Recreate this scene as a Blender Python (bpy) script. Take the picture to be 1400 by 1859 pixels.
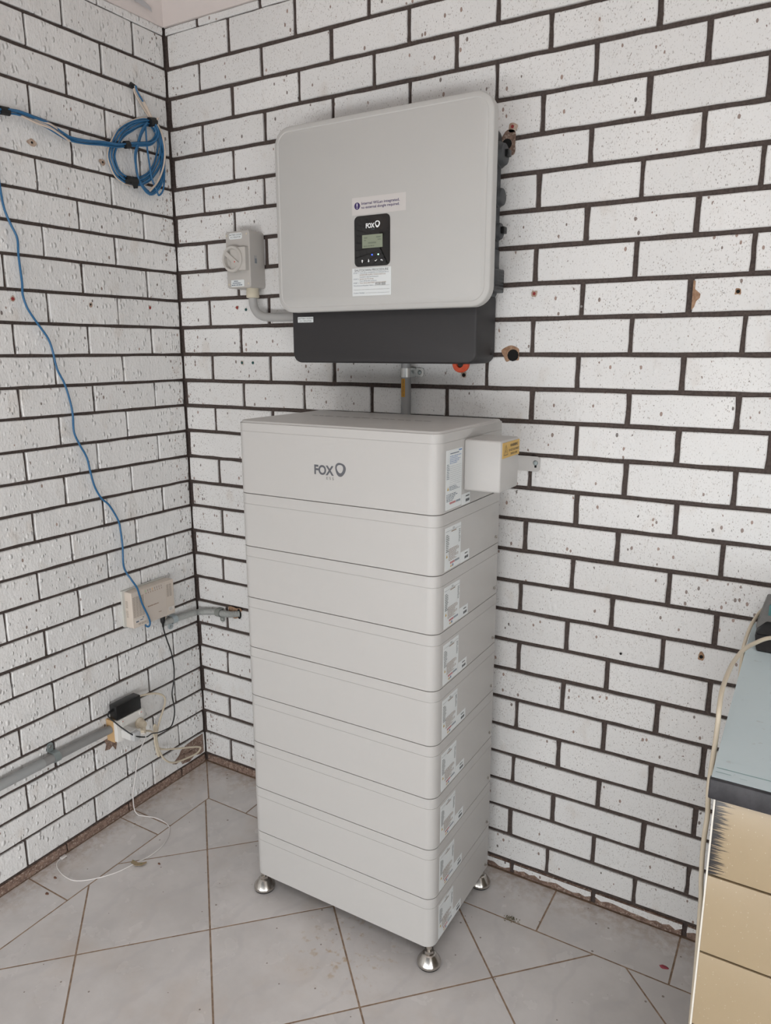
import bpy, bmesh, math, random
from mathutils import Vector, Matrix
for o in list(bpy.data.objects): bpy.data.objects.remove(o, do_unlink=True)
sc = bpy.context.scene
C = sc.collection
# ---------------------------------------------------------------- camera, world, daylight, exposure
cam_d = bpy.data.cameras.new('camera'); cam = bpy.data.objects.new('camera', cam_d); C.objects.link(cam)
cam_d.sensor_fit = 'HORIZONTAL'; cam_d.sensor_width = 36.0; cam_d.lens = 1332.41 / 1400 * 36.0
cam_d.clip_start = 0.02
rx = Vector((0.86230388, 0.50639017, -0.00101105)); dn = Vector((0.10818977, -0.18618014, -0.9765408)); fw = Vector((-0.49469889, 0.84196553, -0.2153301))
M = Matrix.Identity(4)
for i in range(3):
    M[i][0] = rx[i]; M[i][1] = -dn[i]; M[i][2] = -fw[i]
M.translation = Vector((1.85436, -1.81854, 1.51278))
cam.matrix_world = M
sc.camera = cam
sc.view_settings.view_transform = 'Standard'; sc.view_settings.look = 'None'
sc.view_settings.gamma = 1.0; sc.view_settings.use_curve_mapping = False
sc.view_settings.exposure = 0.17
wd = bpy.data.worlds.new('world'); sc.world = wd; wd.use_nodes = True
bg = wd.node_tree.nodes['Background']; bg.inputs[0].default_value = (0.93, 0.96, 1.0, 1); bg.inputs[1].default_value = 0.15
def area_light(name, loc, rot, sx, sy, power, col):
    l = bpy.data.lights.new(name, 'AREA'); l.shape = 'RECTANGLE'; l.size = sx; l.size_y = sy; l.energy = power; l.color = col
    o = bpy.data.objects.new(name, l); C.objects.link(o); o.location = loc; o.rotation_euler = rot
    return o
# daylight through the wide open doorway behind the photographer, then two added fills
area_light('doorway_ground_glow', (1.35, -3.9, 0.30), (math.radians(93), 0, 0), 3.2, 0.5, 55, (0.965, 0.985, 1.0))
area_light('side_fill_light', (3.55, -3.1, 0.42), (math.radians(93), 0, math.radians(90)), 2.2, 0.7, 40, (0.94, 0.97, 1.0))  # added soft fill for faces turned to +x, not an actual window
area_light('overhead_fill_light', (2.2, -1.8, 2.56), (math.radians(12), 0, 0), 1.8, 1.2, 20, (0.93, 0.97, 1.0))  # added fill from above for floor and bench top, no real roof opening
sc.cycles.use_adaptive_sampling = True; sc.cycles.adaptive_threshold = 0.05; sc.cycles.adaptive_min_samples = 12
sc.cycles.max_bounces = 6; sc.cycles.diffuse_bounces = 4; sc.cycles.glossy_bounces = 3; sc.cycles.transmission_bounces = 2
sc.cycles.caustics_reflective = False; sc.cycles.caustics_refractive = False

# ---------------------------------------------------------------- helpers
R = random.Random(11)
W = {}
def lin(h):
    if isinstance(h, str):
        h = h.lstrip('#'); c = [int(h[i:i+2], 16) / 255 for i in (0, 2, 4)]
    else: c = [v / 255 for v in h]
    return tuple(v / 12.92 if v <= 0.04045 else ((v + 0.055) / 1.055) ** 2.4 for v in c) + (1.0,)
MATS = {}
class NT:
    def __init__(s, m): s.t = m.node_tree; s.n = s.t.nodes; s.b = s.n['Principled BSDF']
    def new(s, typ, **kw):
        n = s.n.new(typ)
        for k, v in kw.items():
            if k.startswith('i_'):
                key = k[2:]
                n.inputs[int(key) if key.isdigit() else key.replace('_', ' ')].default_value = v
            else: setattr(n, k, v)
        return n
    def link(s, a, b): s.t.links.new(a, b)
    def math(s, op, a, b=None, c=None):
        n = s.n.new('ShaderNodeMath'); n.operation = op
        for i, v in enumerate((a, b, c)):
            if v is None: continue
            if hasattr(v, 'links'): s.link(v, n.inputs[i])
            else: n.inputs[i].default_value = v
        return n.outputs[0]
    def mix(s, f, a, b):
        n = s.n.new('ShaderNodeMix'); n.data_type = 'RGBA'
        for i, v in ((0, f), (6, a), (7, b)):
            if hasattr(v, 'links'): s.link(v, n.inputs[i])
            else: n.inputs[i].default_value = v
        return n.outputs[2]
    def ramp(s, f, a, b):                      # smooth 0..1 step between a and b
        n = s.n.new('ShaderNodeMapRange'); n.interpolation_type = 'SMOOTHSTEP'; s.link(f, n.inputs[0])
        n.inputs[1].default_value = a; n.inputs[2].default_value = b
        return n.outputs[0]
    def noise(s, vec, scale, detail=2.0, rough=0.5):
        n = s.n.new('ShaderNodeTexNoise'); n.inputs['Scale'].default_value = scale; n.inputs['Detail'].default_value = detail; n.inputs['Roughness'].default_value = rough
        if vec is not None: s.link(vec, n.inputs['Vector'])
        return n.outputs['Fac']
    def voro(s, vec, scale, rnd=1.0):
        n = s.n.new('ShaderNodeTexVoronoi'); n.inputs['Scale'].default_value = scale; n.inputs['Randomness'].default_value = rnd
        s.link(vec, n.inputs['Vector']); return n
    def pos(s): return s.n.new('ShaderNodeNewGeometry').outputs['Position']
    def bump(s, h, strength, dist):
        n = s.n.new('ShaderNodeBump'); n.inputs['Strength'].default_value = strength; n.inputs['Distance'].default_value = dist
        s.link(h, n.inputs['Height']); s.link(n.outputs[0], s.b.inputs['Normal'])
def mat(name, col, rough=0.5, metal=0.0, spec=0.5, grain=0.0, gscale=300.0, gdist=0.0005, var=0.0, vscale=6.0, emit=0.0, coat=0.0):
    if name in MATS: return MATS[name]
    m = bpy.data.materials.new(name); m.use_nodes = True; t = NT(m)
    c = lin(col); t.b.inputs['Base Color'].default_value = c; t.b.inputs['Roughness'].default_value = rough
    t.b.inputs['Metallic'].default_value = metal; t.b.inputs['Specular IOR Level'].default_value = spec
    if coat: t.b.inputs['Coat Weight'].default_value = coat; t.b.inputs['Coat Roughness'].default_value = 0.05
    if grain: t.bump(t.noise(t.pos(), gscale, 3), grain, gdist)
    if var:
        f = t.noise(t.pos(), vscale, 4)
        d = tuple(x * (1 - var) for x in c[:3]) + (1,)
        t.link(t.mix(f, d, tuple(min(1, x * (1 + var * 0.5)) for x in c[:3]) + (1,)), t.b.inputs['Base Color'])
    if emit: t.b.inputs['Emission Color'].default_value = c; t.b.inputs['Emission Strength'].default_value = emit
    MATS[name] = m
    return m
def wl(o): return W.get(o.name, Vector((0, 0, 0))) if o else Vector((0, 0, 0))
def empty(name, loc, label, cat, group=None):
    o = bpy.data.objects.new(name, None); C.objects.link(o); o.location = loc; o.empty_display_size = 0.05
    W[o.name] = Vector(loc); tag(o, label, cat, group); return o
def tag(o, label=None, cat=None, group=None, kind=None):
    if label: o['label'] = label
    if cat: o['category'] = cat
    if group: o['group'] = group
    if kind: o['kind'] = kind
    return o
def mesh(name, V, F, m, parent=None, smooth=None, fix=False, origin=None):
    V = [Vector(v) for v in V]
    if origin is None:
        lo = Vector([min(v[i] for v in V) for i in range(3)]); hi = Vector([max(v[i] for v in V) for i in range(3)]); c = (lo + hi) / 2
    else: c = Vector(origin)
    me = bpy.data.meshes.new(name); me.from_pydata([tuple(v - c) for v in V], [], F)
    if fix:
        b = bmesh.new(); b.from_mesh(me); bmesh.ops.recalc_face_normals(b, faces=b.faces[:]); b.to_mesh(me); b.free()
    me.update()
    if smooth is not None:
        me.shade_smooth(); me.set_sharp_from_angle(angle=math.radians(smooth))
    if m: me.materials.append(m)
    o = bpy.data.objects.new(name, me); C.objects.link(o)
    o.parent = parent; o.location = c - wl(parent); W[o.name] = c
    return o
def copy_tree(o, parent, shift):
    c = o.copy(); C.objects.link(c); c.parent = parent
    if parent is None: c.location = o.location + shift
    W[c.name] = W[o.name] + shift
    for ch in list(o.children): copy_tree(ch, c, shift)
    return c
FY = lambda a, b, d: (a, -d, b)     # faces -y, as on the wall with the inverter (a = x, b = z)
FX = lambda a, b, d: (d, a, b)      # faces +x, as on the wall with the router (a = y, b = z)
FZ = lambda a, b, d: (a, b, d)      # faces up
def rr(a0, a1, b0, b1, r, seg=6):
    r = max(0.0002, min(r, (a1 - a0) / 2 - 1e-5, (b1 - b0) / 2 - 1e-5)); P = []
    for cx, cy, s in ((a1 - r, b1 - r, 0), (a0 + r, b1 - r, 1), (a0 + r, b0 + r, 2), (a1 - r, b0 + r, 3)):
        for i in range(seg + 1):
            t = math.pi / 2 * (s + i / seg); P.append((cx + r * math.cos(t), cy + r * math.sin(t)))
    return P
def rings(ringlist, fm, name, m, parent, smooth=35, cap0=True, cap1=True):
    n = len(ringlist[0][0]); V = []; F = []
    for pts, d in ringlist: V += [fm(a, b, d) for a, b in pts]
    for k in range(len(ringlist) - 1):
        for i in range(n):
            j = (i + 1) % n; F.append((k * n + i, k * n + j, (k + 1) * n + j, (k + 1) * n + i))
    if cap0: F.append(tuple(range(n - 1, -1, -1)))
    if cap1: F.append(tuple((len(ringlist) - 1) * n + i for i in range(n)))
    return mesh(name, V, F, m, parent, smooth, fix=cap0 and cap1)
def slab(fm, a0, a1, b0, b1, d0, d1, r, name, m, parent=None, bev=0.0, seg=6, smooth=35):
    L = [(rr(a0, a1, b0, b1, r, seg), d0)]
    if bev:
        for k in range(4):
            t = math.pi / 2 * k / 3; i = bev * (1 - math.cos(t)); L.append((rr(a0 + i, a1 - i, b0 + i, b1 - i, r - i, seg), d1 - bev + bev * math.sin(t)))
    else: L.append((rr(a0, a1, b0, b1, r, seg), d1))
    return rings(L, fm, name, m, parent, smooth)
def rr2(a0, a1, b0, b1, r, rb, seg=8):        # large radius on the b0 side only
    P = []
    for cx, cy, s, q in ((a1, b1, 0, rb), (a0, b1, 1, rb), (a0, b0, 2, r), (a1, b0, 3, r)):
        q = max(q, 0.0004); ox = -q if s in (0, 3) else q; oy = -q if s in (0, 1) else q
        for i in range(seg + 1):
            t = math.pi / 2 * (s + i / seg); P.append((cx + ox + q * math.cos(t), cy + oy + q * math.sin(t)))
    return P
def bprof(prof, name, m, parent):
    return rings([(rr2(BX0 + i, BX1 - i, BY0 + i, BY1 - i, BR - i, 0.004 - min(i, 0.0035)), d) for i, d in prof], FZ, name, m, parent, 35)
def rprof(fm, a0, a1, b0, b1, r, prof, name, m, parent=None, seg=8, smooth=35):
    return rings([(rr(a0 + i, a1 - i, b0 + i, b1 - i, r - i, seg), d) for i, d in prof], fm, name, m, parent, smooth)
def box(x0, x1, y0, y1, z0, z1, name, m, parent=None, bev=0.0, seg=2):
    b = bmesh.new(); bmesh.ops.create_cube(b, size=1.0)
    for v in b.verts: v.co = Vector(((x0 + x1) / 2 + v.co.x * (x1 - x0), (y0 + y1) / 2 + v.co.y * (y1 - y0), (z0 + z1) / 2 + v.co.z * (z1 - z0)))
    if bev: bmesh.ops.bevel(b, geom=b.edges[:], offset=bev, segments=seg, affect='EDGES', profile=0.5)
    b.verts.index_update(); V = [v.co.copy() for v in b.verts]; F = [[v.index for v in f.verts] for f in b.faces]; b.free()
    return mesh(name, V, F, m, parent, 35 if bev else None)
def lathe(prof, c, axis, name, m, parent=None, seg=24, smooth=35):     # prof = [(radius, height along axis)]
    c = Vector(c); V = []; F = []
    for r, h in prof:
        for i in range(seg):
            t = 2 * math.pi * i / seg; u, v = r * math.cos(t), r * math.sin(t)
            V.append(c + Vector({'z': (u, v, h), 'y': (u, -h, v), 'x': (h, u, v)}[axis]))
    for k in range(len(prof) - 1):
        for i in range(seg):
            j = (i + 1) % seg; F.append((k * seg + i, k * seg + j, (k + 1) * seg + j, (k + 1) * seg + i))
    F.append(tuple(range(seg - 1, -1, -1))); F.append(tuple((len(prof) - 1) * seg + i for i in range(seg)))
    return mesh(name, V, F, m, parent, smooth, fix=True)
def spline(P, sub=6, closed=False):
    P = [Vector(p) for p in P]; n = len(P); out = []
    for i in range(n if closed else n - 1):
        p0 = P[(i - 1) % n] if closed or i else P[0]; p1 = P[i]; p2 = P[(i + 1) % n]; p3 = P[(i + 2) % n] if closed or i + 2 < n else P[-1]
        for k in range(sub):
            t = k / sub
            out.append(0.5 * ((2 * p1) + (p2 - p0) * t + (2 * p0 - 5 * p1 + 4 * p2 - p3) * t * t + (3 * p1 - p0 - 3 * p2 + p3) * t ** 3))
    if not closed: out.append(P[-1])
    return out
def tube(P, r, name, m, parent=None, seg=8, sub=6, closed=False, rfun=None):
    S = spline(P, sub, closed); n = len(S); V = []; F = []
    T = []
    for i in range(n):
        a = S[(i - 1) % n] if closed or i else S[0]; b = S[(i + 1) % n] if closed or i < n - 1 else S[-1]
        d = b - a; T.append(d.normalized() if d.length > 1e-9 else Vector((0, 0, 1)))
    N = T[0].orthogonal().normalized()
    for i in range(n):
        N = (N - T[i] * N.dot(T[i])).normalized(); B = T[i].cross(N)
        rad = rfun(i) if rfun else r
        for k in range(seg):
            t = 2 * math.pi * k / seg; V.append(S[i] + rad * (N * math.cos(t) + B * math.sin(t)))
    for i in range(n if closed else n - 1):
        j = (i + 1) % n
        for k in range(seg):
            l = (k + 1) % seg; F.append((i * seg + k, i * seg + l, j * seg + l, j * seg + k))
    if not closed: F.append(tuple(range(seg - 1, -1, -1))); F.append(tuple((n - 1) * seg + k for k in range(seg)))
    return mesh(name, V, F, m, parent, 60, fix=True)
def text(s, fm, a, b, d, h, m, parent, name='lettering', width=None, align='LEFT', rot=0.0, bold=0.0):
    cu = bpy.data.curves.new('t', 'FONT'); cu.body = s; cu.size = 1.0; cu.align_x = align; cu.resolution_u = 8 if 'brand' in name else 3; cu.offset = bold
    ob = bpy.data.objects.new('t', cu); C.objects.link(ob); bpy.context.view_layer.update()
    me = bpy.data.meshes.new_from_object(ob.evaluated_get(bpy.context.evaluated_depsgraph_get()))
    V = [v.co.copy() for v in me.vertices]; F = [tuple(p.vertices) for p in me.polygons]
    bpy.data.objects.remove(ob); bpy.data.curves.remove(cu); bpy.data.meshes.remove(me)
    sy = h / 0.7; sx = sy
    if width:
        w = max(v.x for v in V) - min(v.x for v in V); sx = width / w
    cr, sr = math.cos(rot), math.sin(rot)
    o = [fm(a + cr * v.x * sx - sr * v.y * sy, b + sr * v.x * sx + cr * v.y * sy, d) for v in V]
    return mesh(name, o, F, m, parent)
def quads(fm, L, d, name, m, parent, kind=None):        # several flat printed marks as one mesh; L = [(a0,a1,b0,b1)]
    V = []; F = []
    for a0, a1, b0, b1 in L:
        k = len(V); V += [fm(a0, b0, d), fm(a1, b0, d), fm(a1, b1, d), fm(a0, b1, d)]; F.append((k, k + 1, k + 2, k + 3))
    o = mesh(name, V, F, m, parent)
    if kind: o['kind'] = kind
    return o
def poly(fm, pts, d, name, m, parent): return mesh(name, [fm(a, b, d) for a, b in pts], [tuple(range(len(pts)))], m, parent)
def print_rows(a0, a1, b0, b1, n, fill=0.9, hfrac=0.45, rnd=R):
    L = []; p = (b1 - b0) / n
    for i in range(n):
        z = b0 + (i + 0.5) * p; end = a0 + (a1 - a0) * rnd.uniform(fill * 0.55, fill); a = a0
        while a < end:
            w = rnd.uniform(0.012, 0.05) * (a1 - a0) * 3; L.append((a, min(end, a + w), z - p * hfrac / 2, z + p * hfrac / 2)); a += w + 0.03 * (a1 - a0)
    return L
def blob(cx, cy, rx_, ry_, n=14, j=0.3, rnd=R):
    n = max(6, n * 2 // 3)
    return [(p.x, p.y) for p in spline([(cx + rx_ * rnd.uniform(1 - j, 1 + j) * math.cos(2 * math.pi * i / n), cy + ry_ * rnd.uniform(1 - j, 1 + j) * math.sin(2 * math.pi * i / n), 0.0) for i in range(n)], 3, True)]
def blob_sharp(cx, cy, rx_, ry_, n=14, j=0.3, rnd=R):
    return [(cx + rx_ * rnd.uniform(1 - j, 1 + j) * math.cos(2 * math.pi * i / n), cy + ry_ * rnd.uniform(1 - j, 1 + j) * math.sin(2 * math.pi * i / n)) for i in range(n)]

# ---------------------------------------------------------------- materials of the surfaces
def brick_paint(name, rough_face):
    m = bpy.data.materials.new(name); m.use_nodes = True; t = NT(m); MATS[name] = m
    mpp = t.n.new('ShaderNodeMapping'); t.link(t.pos(), mpp.inputs[0]); mpp.inputs['Scale'].default_value = (1, 1, 0.60); P = mpp.outputs[0]
    oi = t.n.new('ShaderNodeObjectInfo').outputs['Random']
    base = t.mix(t.noise(P, 5, 1), lin('#dcdcdb'), lin('#ebeae8'))
    base = t.mix(t.math('MULTIPLY', oi, 0.35), base, lin('#d2d1cf'))
    base = t.mix(t.math('MULTIPLY', t.ramp(t.noise(P, 14, 2, 0.6), 0.58, 0.75), 0.35), base, lin('#c9bfb4'))   # faint dirt
    xyz = t.n.new('ShaderNodeSeparateXYZ'); t.link(t.pos(), xyz.inputs[0])      # paint has come off more beside the inner corner
    corner = t.ramp(t.math('MAXIMUM', xyz.outputs[0], t.math('MULTIPLY', xyz.outputs[1], -1.0)), 0.10, 0.015)
    mask = t.math('ADD', t.noise(P, 10, 1), t.math('MULTIPLY', corner, 0.6))
    fine = t.ramp(t.noise(P, 330, 2, 0.6), 0.58, 0.70)
    base = t.mix(t.math('MULTIPLY', fine, 0.25 if rough_face else 0.55), base, lin('#8e8780'))
    def pits(scale, frac, radius, mask_scale):
        v = t.voro(P, scale); dist = v.outputs['Distance']; rnd = t.n.new('ShaderNodeSeparateColor'); t.link(v.outputs['Color'], rnd.inputs[0])
        wob = t.math('MULTIPLY_ADD', t.noise(P, scale * 3, 0), 0.3, -0.15) if scale < 100 else 0.0
        on = t.math('LESS_THAN', rnd.outputs[0], t.math('MULTIPLY', t.ramp(mask, 0.35, 0.7), t.math('MULTIPLY_ADD', corner, 0.25, frac)))
        r = t.math('MULTIPLY', rnd.outputs[1], radius)
        hit = t.math('LESS_THAN', t.math('ADD', dist, wob), t.math('ADD', r, radius * 0.35))
        return t.math('MULTIPLY', on, hit), rnd.outputs[2]
    big, bc = pits(112, 0.03 if rough_face else 0.17, 0.27, 9); small, s_c = pits(300, 0.03 if rough_face else 0.24, 0.30, 12)
    pitcol = t.mix(bc, lin('#4a3f38'), lin('#96786a')); scol = t.mix(s_c, lin('#3a3836'), lin('#8f7a68'))
    col = t.mix(t.math('MULTIPLY', small, 0.55), base, scol); col = t.mix(t.math('MULTIPLY', big, 0.85), col, pitcol)
    t.link(col, t.b.inputs['Base Color'])
    t.b.inputs['Roughness'].default_value = 0.30 if rough_face else 0.42; t.b.inputs['Specular IOR Level'].default_value = 0.6 if rough_face else 0.45
    vb = t.voro(P, 92 if rough_face else 62); wob = t.noise(P, 110, 0); sep = t.n.new('ShaderNodeSeparateColor'); t.link(vb.outputs['Color'], sep.inputs[0])
    size = t.math('MULTIPLY_ADD', sep.outputs[1], 0.95, 0.35)
    lump = t.math('MULTIPLY', t.ramp(t.math('DIVIDE', t.math('MULTIPLY_ADD', wob, 0.30, vb.outputs['Distance']), size), 0.62, 0.22), t.math('GREATER_THAN', sep.outputs[0], 0.42 if rough_face else 0.8))
    h = t.math('MULTIPLY', lump, 0.6 if rough_face else 0.5)
    h = t.math('MULTIPLY_ADD', t.noise(P, 130, 1, 0.55), 0.30 if rough_face else 0.45, h)
    h = t.math('MULTIPLY_ADD', t.noise(P, 28, 0), 0.5 if rough_face else 0.3, h)
    h = t.math('MULTIPLY_ADD', big, -0.8, h); 
    t.bump(h, 1.0 if rough_face else 0.6, 0.0055 if rough_face else 0.003)
    return m
M_brick = brick_paint('painted_brick', False); M_brick2 = brick_paint('painted_brick_rough', True)
def mottled(name, a, b, scale, rough, bump=0.5, dist=0.002, c=None):
    m = bpy.data.materials.new(name); m.use_nodes = True; t = NT(m); P = t.pos(); MATS[name] = m
    n = t.noise(P, scale, 5, 0.65); col = t.mix(t.ramp(n, 0.35, 0.65), lin(a), lin(b))
    if c: col = t.mix(t.ramp(t.noise(P, scale * 2.3, 4, 0.6), 0.56, 0.62), col, lin(c))
    t.link(col, t.b.inputs['Base Color']); t.b.inputs['Roughness'].default_value = rough; t.bump(n, bump, dist); return m
M_mortar = mottled('dark_mortar', '#403632', '#534843', 160, 0.85, 0.5, 0.001)
M_bare = mottled('bare_brick', '#6b564b', '#8d7669', 70, 0.85, 0.6, 0.002, '#a8998d')
M_chip = mottled('chipped_brick', '#8a6a53', '#a88a70', 110, 0.9, 0.6, 0.001)
M_stain = mottled('rust_stain', '#9d8270', '#bfae9f', 90, 0.7, 0.2, 0.0005)
M_hole = mat('drill_hole_black', '#0d0b0a', 0.9)
def tile_mat():
    m = bpy.data.materials.new('floor_tile_glaze'); m.use_nodes = True; t = NT(m); P = t.pos(); MATS['floor_tile_glaze'] = m
    oi = t.n.new('ShaderNodeObjectInfo').outputs['Random']
    mp = t.n.new('ShaderNodeMapping'); t.link(P, mp.inputs[0])
    cr = t.n.new('ShaderNodeCombineXYZ'); t.link(t.math('MULTIPLY', oi, 17.0), cr.inputs[0]); t.link(t.math('MULTIPLY', oi, 31.0), cr.inputs[1]); t.link(cr.outputs[0], mp.inputs[1])
    n = t.noise(mp.outputs[0], 5, 6, 0.62)
    base = t.mix(t.ramp(n, 0.3, 0.7), lin('#cdc9c7'), lin('#dbd7d5'))
    w = t.n.new('ShaderNodeTexWave'); w.inputs['Scale'].default_value = 2.2; w.inputs['Distortion'].default_value = 9; w.inputs['Detail'].default_value = 4; w.inputs['Detail Scale'].default_value = 1.4
    t.link(mp.outputs[0], w.inputs['Vector'])
    base = t.mix(t.math('MULTIPLY', t.ramp(w.outputs['Fac'], 0.90, 1.0), 0.16), base, lin('#bbb8bb'))
    base = t.mix(t.math('MULTIPLY', t.ramp(t.noise(P, 3.1, 5, 0.6), 0.52, 0.72), 0.30), base, lin('#c9b7a6'))    # tan dirt film
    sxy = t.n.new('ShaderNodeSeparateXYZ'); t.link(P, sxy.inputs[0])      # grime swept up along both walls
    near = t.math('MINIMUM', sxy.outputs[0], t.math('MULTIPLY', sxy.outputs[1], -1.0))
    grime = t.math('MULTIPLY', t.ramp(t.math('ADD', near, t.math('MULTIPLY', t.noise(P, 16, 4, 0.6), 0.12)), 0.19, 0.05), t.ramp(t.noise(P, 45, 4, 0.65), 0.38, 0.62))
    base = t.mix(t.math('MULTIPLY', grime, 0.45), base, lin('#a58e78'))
    vd = t.n.new('ShaderNodeVectorMath'); vd.operation = 'DISTANCE'; t.link(P, vd.inputs[0]); vd.inputs[1].default_value = (0.95, -0.47, 0.0)
    spot = t.math('MULTIPLY', t.ramp(vd.outputs['Value'], 0.20, 0.04), t.ramp(t.noise(P, 38, 4, 0.65), 0.54, 0.68))   # tan spill in front of the stack
    base = t.mix(t.math('MULTIPLY', spot, 0.6), base, lin('#b39468'))
    v = t.voro(P, 60); sp = t.n.new('ShaderNodeSeparateColor'); t.link(v.outputs['Color'], sp.inputs[0])
    dot = t.math('MULTIPLY', t.math('LESS_THAN', v.outputs['Distance'], t.math('MULTIPLY', sp.outputs[1], 0.2)), t.math('LESS_THAN', sp.outputs[0], 0.10))
    base = t.mix(t.math('MULTIPLY', dot, 0.7), base, lin('#6e5d4e'))
    t.link(base, t.b.inputs['Base Color'])
    t.link(t.math('MULTIPLY_ADD', t.noise(P, 11, 4), 0.22, 0.14), t.b.inputs['Roughness']); t.b.inputs['Specular IOR Level'].default_value = 0.5
    t.bump(t.noise(P, 9, 2), 0.12, 0.002)
    return m
M_tile = tile_mat()
M_grout = mottled('brown_grout', '#8a7462', '#a8917c', 60, 0.9, 0.3, 0.001)
M_plaster = mat('warm_white_plaster', '#d9d0cc', 0.75, grain=0.15, gscale=220, var=0.04)

# ---------------------------------------------------------------- brick walls
# perpend centres per course (course -1 first) and bed-joint heights measured along each wall
RP = [[0.256,0.496,0.736,0.976,1.216,1.456,1.696,1.936,2.176],[0.125,0.364,0.603,0.843,1.082,1.321,1.563,1.803,2.043],[0.245,0.485,0.725,0.965,1.205,1.448,1.693,1.933,2.173],[0.128,0.368,0.608,0.848,1.088,1.328,1.573,1.813,2.053],[0.248,0.488,0.728,0.968,1.208,1.452,1.696,1.936,2.176],[0.13,0.371,0.612,0.853,1.095,1.336,1.58,1.82,2.06],[0.252,0.492,0.732,0.972,1.212,1.455,1.699,1.939,2.179],[0.139,0.379,0.619,0.859,1.099,1.339,1.584,1.824,2.064],[0.25,0.49,0.73,0.97,1.21,1.453,1.698,1.938,2.178],[0.129,0.372,0.614,0.856,1.098,1.341,1.583,1.823,2.063],[0.25,0.49,0.73,0.97,1.21,1.454,1.698,1.938,2.178],[0.138,0.38,0.621,0.863,1.105,1.346,1.586,1.826,2.066],[0.256,0.496,0.736,0.976,1.216,1.456,1.696,1.936,2.176],[0.136,0.378,0.621,0.863,1.105,1.348,1.587,1.827,2.067],[0.262,0.502,0.742,0.982,1.222,1.463,1.706,1.946,2.186],[0.132,0.374,0.615,0.856,1.097,1.338,1.578,1.77,2.01],[0.259,0.499,0.739,0.978,1.218,1.459,1.698,1.938,2.178],[0.13,0.37,0.611,0.852,1.092,1.333,1.575,1.775,2.015],[0.256,0.495,0.735,0.974,1.214,1.454,1.694,1.934,2.174],[0.13,0.372,0.613,0.853,1.093,1.334,1.576,1.816,2.056],[0.254,0.494,0.734,0.974,1.214,1.454,1.697,1.937,2.177],[0.129,0.37,0.611,0.852,1.094,1.335,1.577,1.817,2.057],[0.252,0.493,0.733,0.973,1.213,1.455,1.697,1.937,2.177],[0.129,0.37,0.611,0.852,1.093,1.335,1.576,1.816,2.056],[0.255,0.496,0.736,0.976,1.216,1.458,1.695,1.935,2.175],[0.138,0.38,0.62,0.859,1.098,1.336,1.573,1.813,2.053],[0.261,0.506,0.75,0.989,1.229,1.469,1.709,1.949,2.189],[0.136,0.376,0.616,0.856,1.096,1.336,1.576,1.816,2.056],[0.256,0.496,0.736,0.976,1.216,1.456,1.696,1.936,2.176],[0.136,0.376,0.616,0.856,1.096,1.336,1.576,1.816,2.056]]
LP = [[0.122,0.362,0.602,0.842,1.082,1.322],[0.252,0.49,0.729,0.969,1.209,1.449],[0.124,0.356,0.596,0.836,1.076,1.316],[0.234,0.474,0.708,0.948,1.188,1.428],[0.128,0.368,0.608,0.848,1.088,1.328],[0.24,0.474,0.709,0.949,1.189,1.429],[0.121,0.356,0.591,0.831,1.071,1.311],[0.237,0.477,0.715,0.955,1.195,1.435],[0.121,0.361,0.6,0.84,1.08,1.32],[0.241,0.478,0.712,0.952,1.192,1.432],[0.124,0.363,0.603,0.843,1.083,1.323],[0.247,0.485,0.725,0.965,1.205,1.445],[0.125,0.363,0.598,0.838,1.078,1.318],[0.248,0.488,0.728,0.968,1.208,1.448],[0.131,0.368,0.602,0.842,1.082,1.322],[0.248,0.487,0.727,0.967,1.207,1.447],[0.129,0.364,0.6,0.84,1.08,1.32],[0.247,0.483,0.723,0.963,1.203,1.443],[0.126,0.363,0.597,0.837,1.077,1.317],[0.251,0.487,0.727,0.967,1.207,1.447],[0.13,0.367,0.605,0.845,1.085,1.325],[0.243,0.482,0.722,0.962,1.202,1.442],[0.127,0.361,0.601,0.841,1.081,1.321],[0.241,0.482,0.722,0.962,1.202,1.442],[0.126,0.366,0.606,0.846,1.086,1.326],[0.244,0.483,0.723,0.963,1.203,1.443],[0.129,0.365,0.605,0.845,1.085,1.325],[0.243,0.478,0.718,0.958,1.198,1.438],[0.122,0.362,0.602,0.842,1.082,1.322],[0.242,0.482,0.722,0.962,1.202,1.442]]
RJ = [(0.0318,0.0455),(0.1232,0.1242),(0.2083,0.2114),(0.2922,0.2994),(0.3799,0.3834),(0.4675,0.4683),(0.5525,0.5556),(0.6397,0.6425),(0.7281,0.728),(0.8143,0.8171),(0.8964,0.9023),(0.9868,0.9884),(1.07,1.0755),(1.1592,1.1591),(1.2469,1.2481),(1.3312,1.3333),(1.4147,1.4161),(1.4997,1.5022),(1.5858,1.591),(1.6737,1.6721),(1.7591,1.7607),(1.8437,1.8455),(1.9285,1.9322),(2.0116,2.0151),(2.1026,2.1019),(2.1876,2.1894),(2.2754,2.2673),(2.3588,2.3527),(2.4515,2.4515)]
LJ = [(0.0326,0.0326),(0.1241,0.1241),(0.2069,0.2069),(0.2907,0.2907),(0.3781,0.3781),(0.4667,0.4667),(0.556,0.5666),(0.6409,0.6475),(0.7262,0.7262),(0.8144,0.8174),(0.9,0.9033),(0.9853,0.9909),(1.072,1.0759),(1.1588,1.1603),(1.245,1.2462),(1.3315,1.3333),(1.4155,1.4144),(1.4992,1.4983),(1.5849,1.5837),(1.671,1.6678),(1.7582,1.7585),(1.8444,1.8399),(1.9269,1.9236),(2.0116,2.0114),(2.1063,2.1095),(2.1898,2.1859),(2.2746,2.2716),(2.3602,2.3505),(2.4513,2.4513)]
ZC = 2.474                                  # underside of the cornice
def struct(o): o['kind'] = 'structure'; return o
wall_right = struct(box(-0.12, 2.75, 0.007, 0.11, -0.05, 2.62, 'wall_right', M_mortar))
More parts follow.
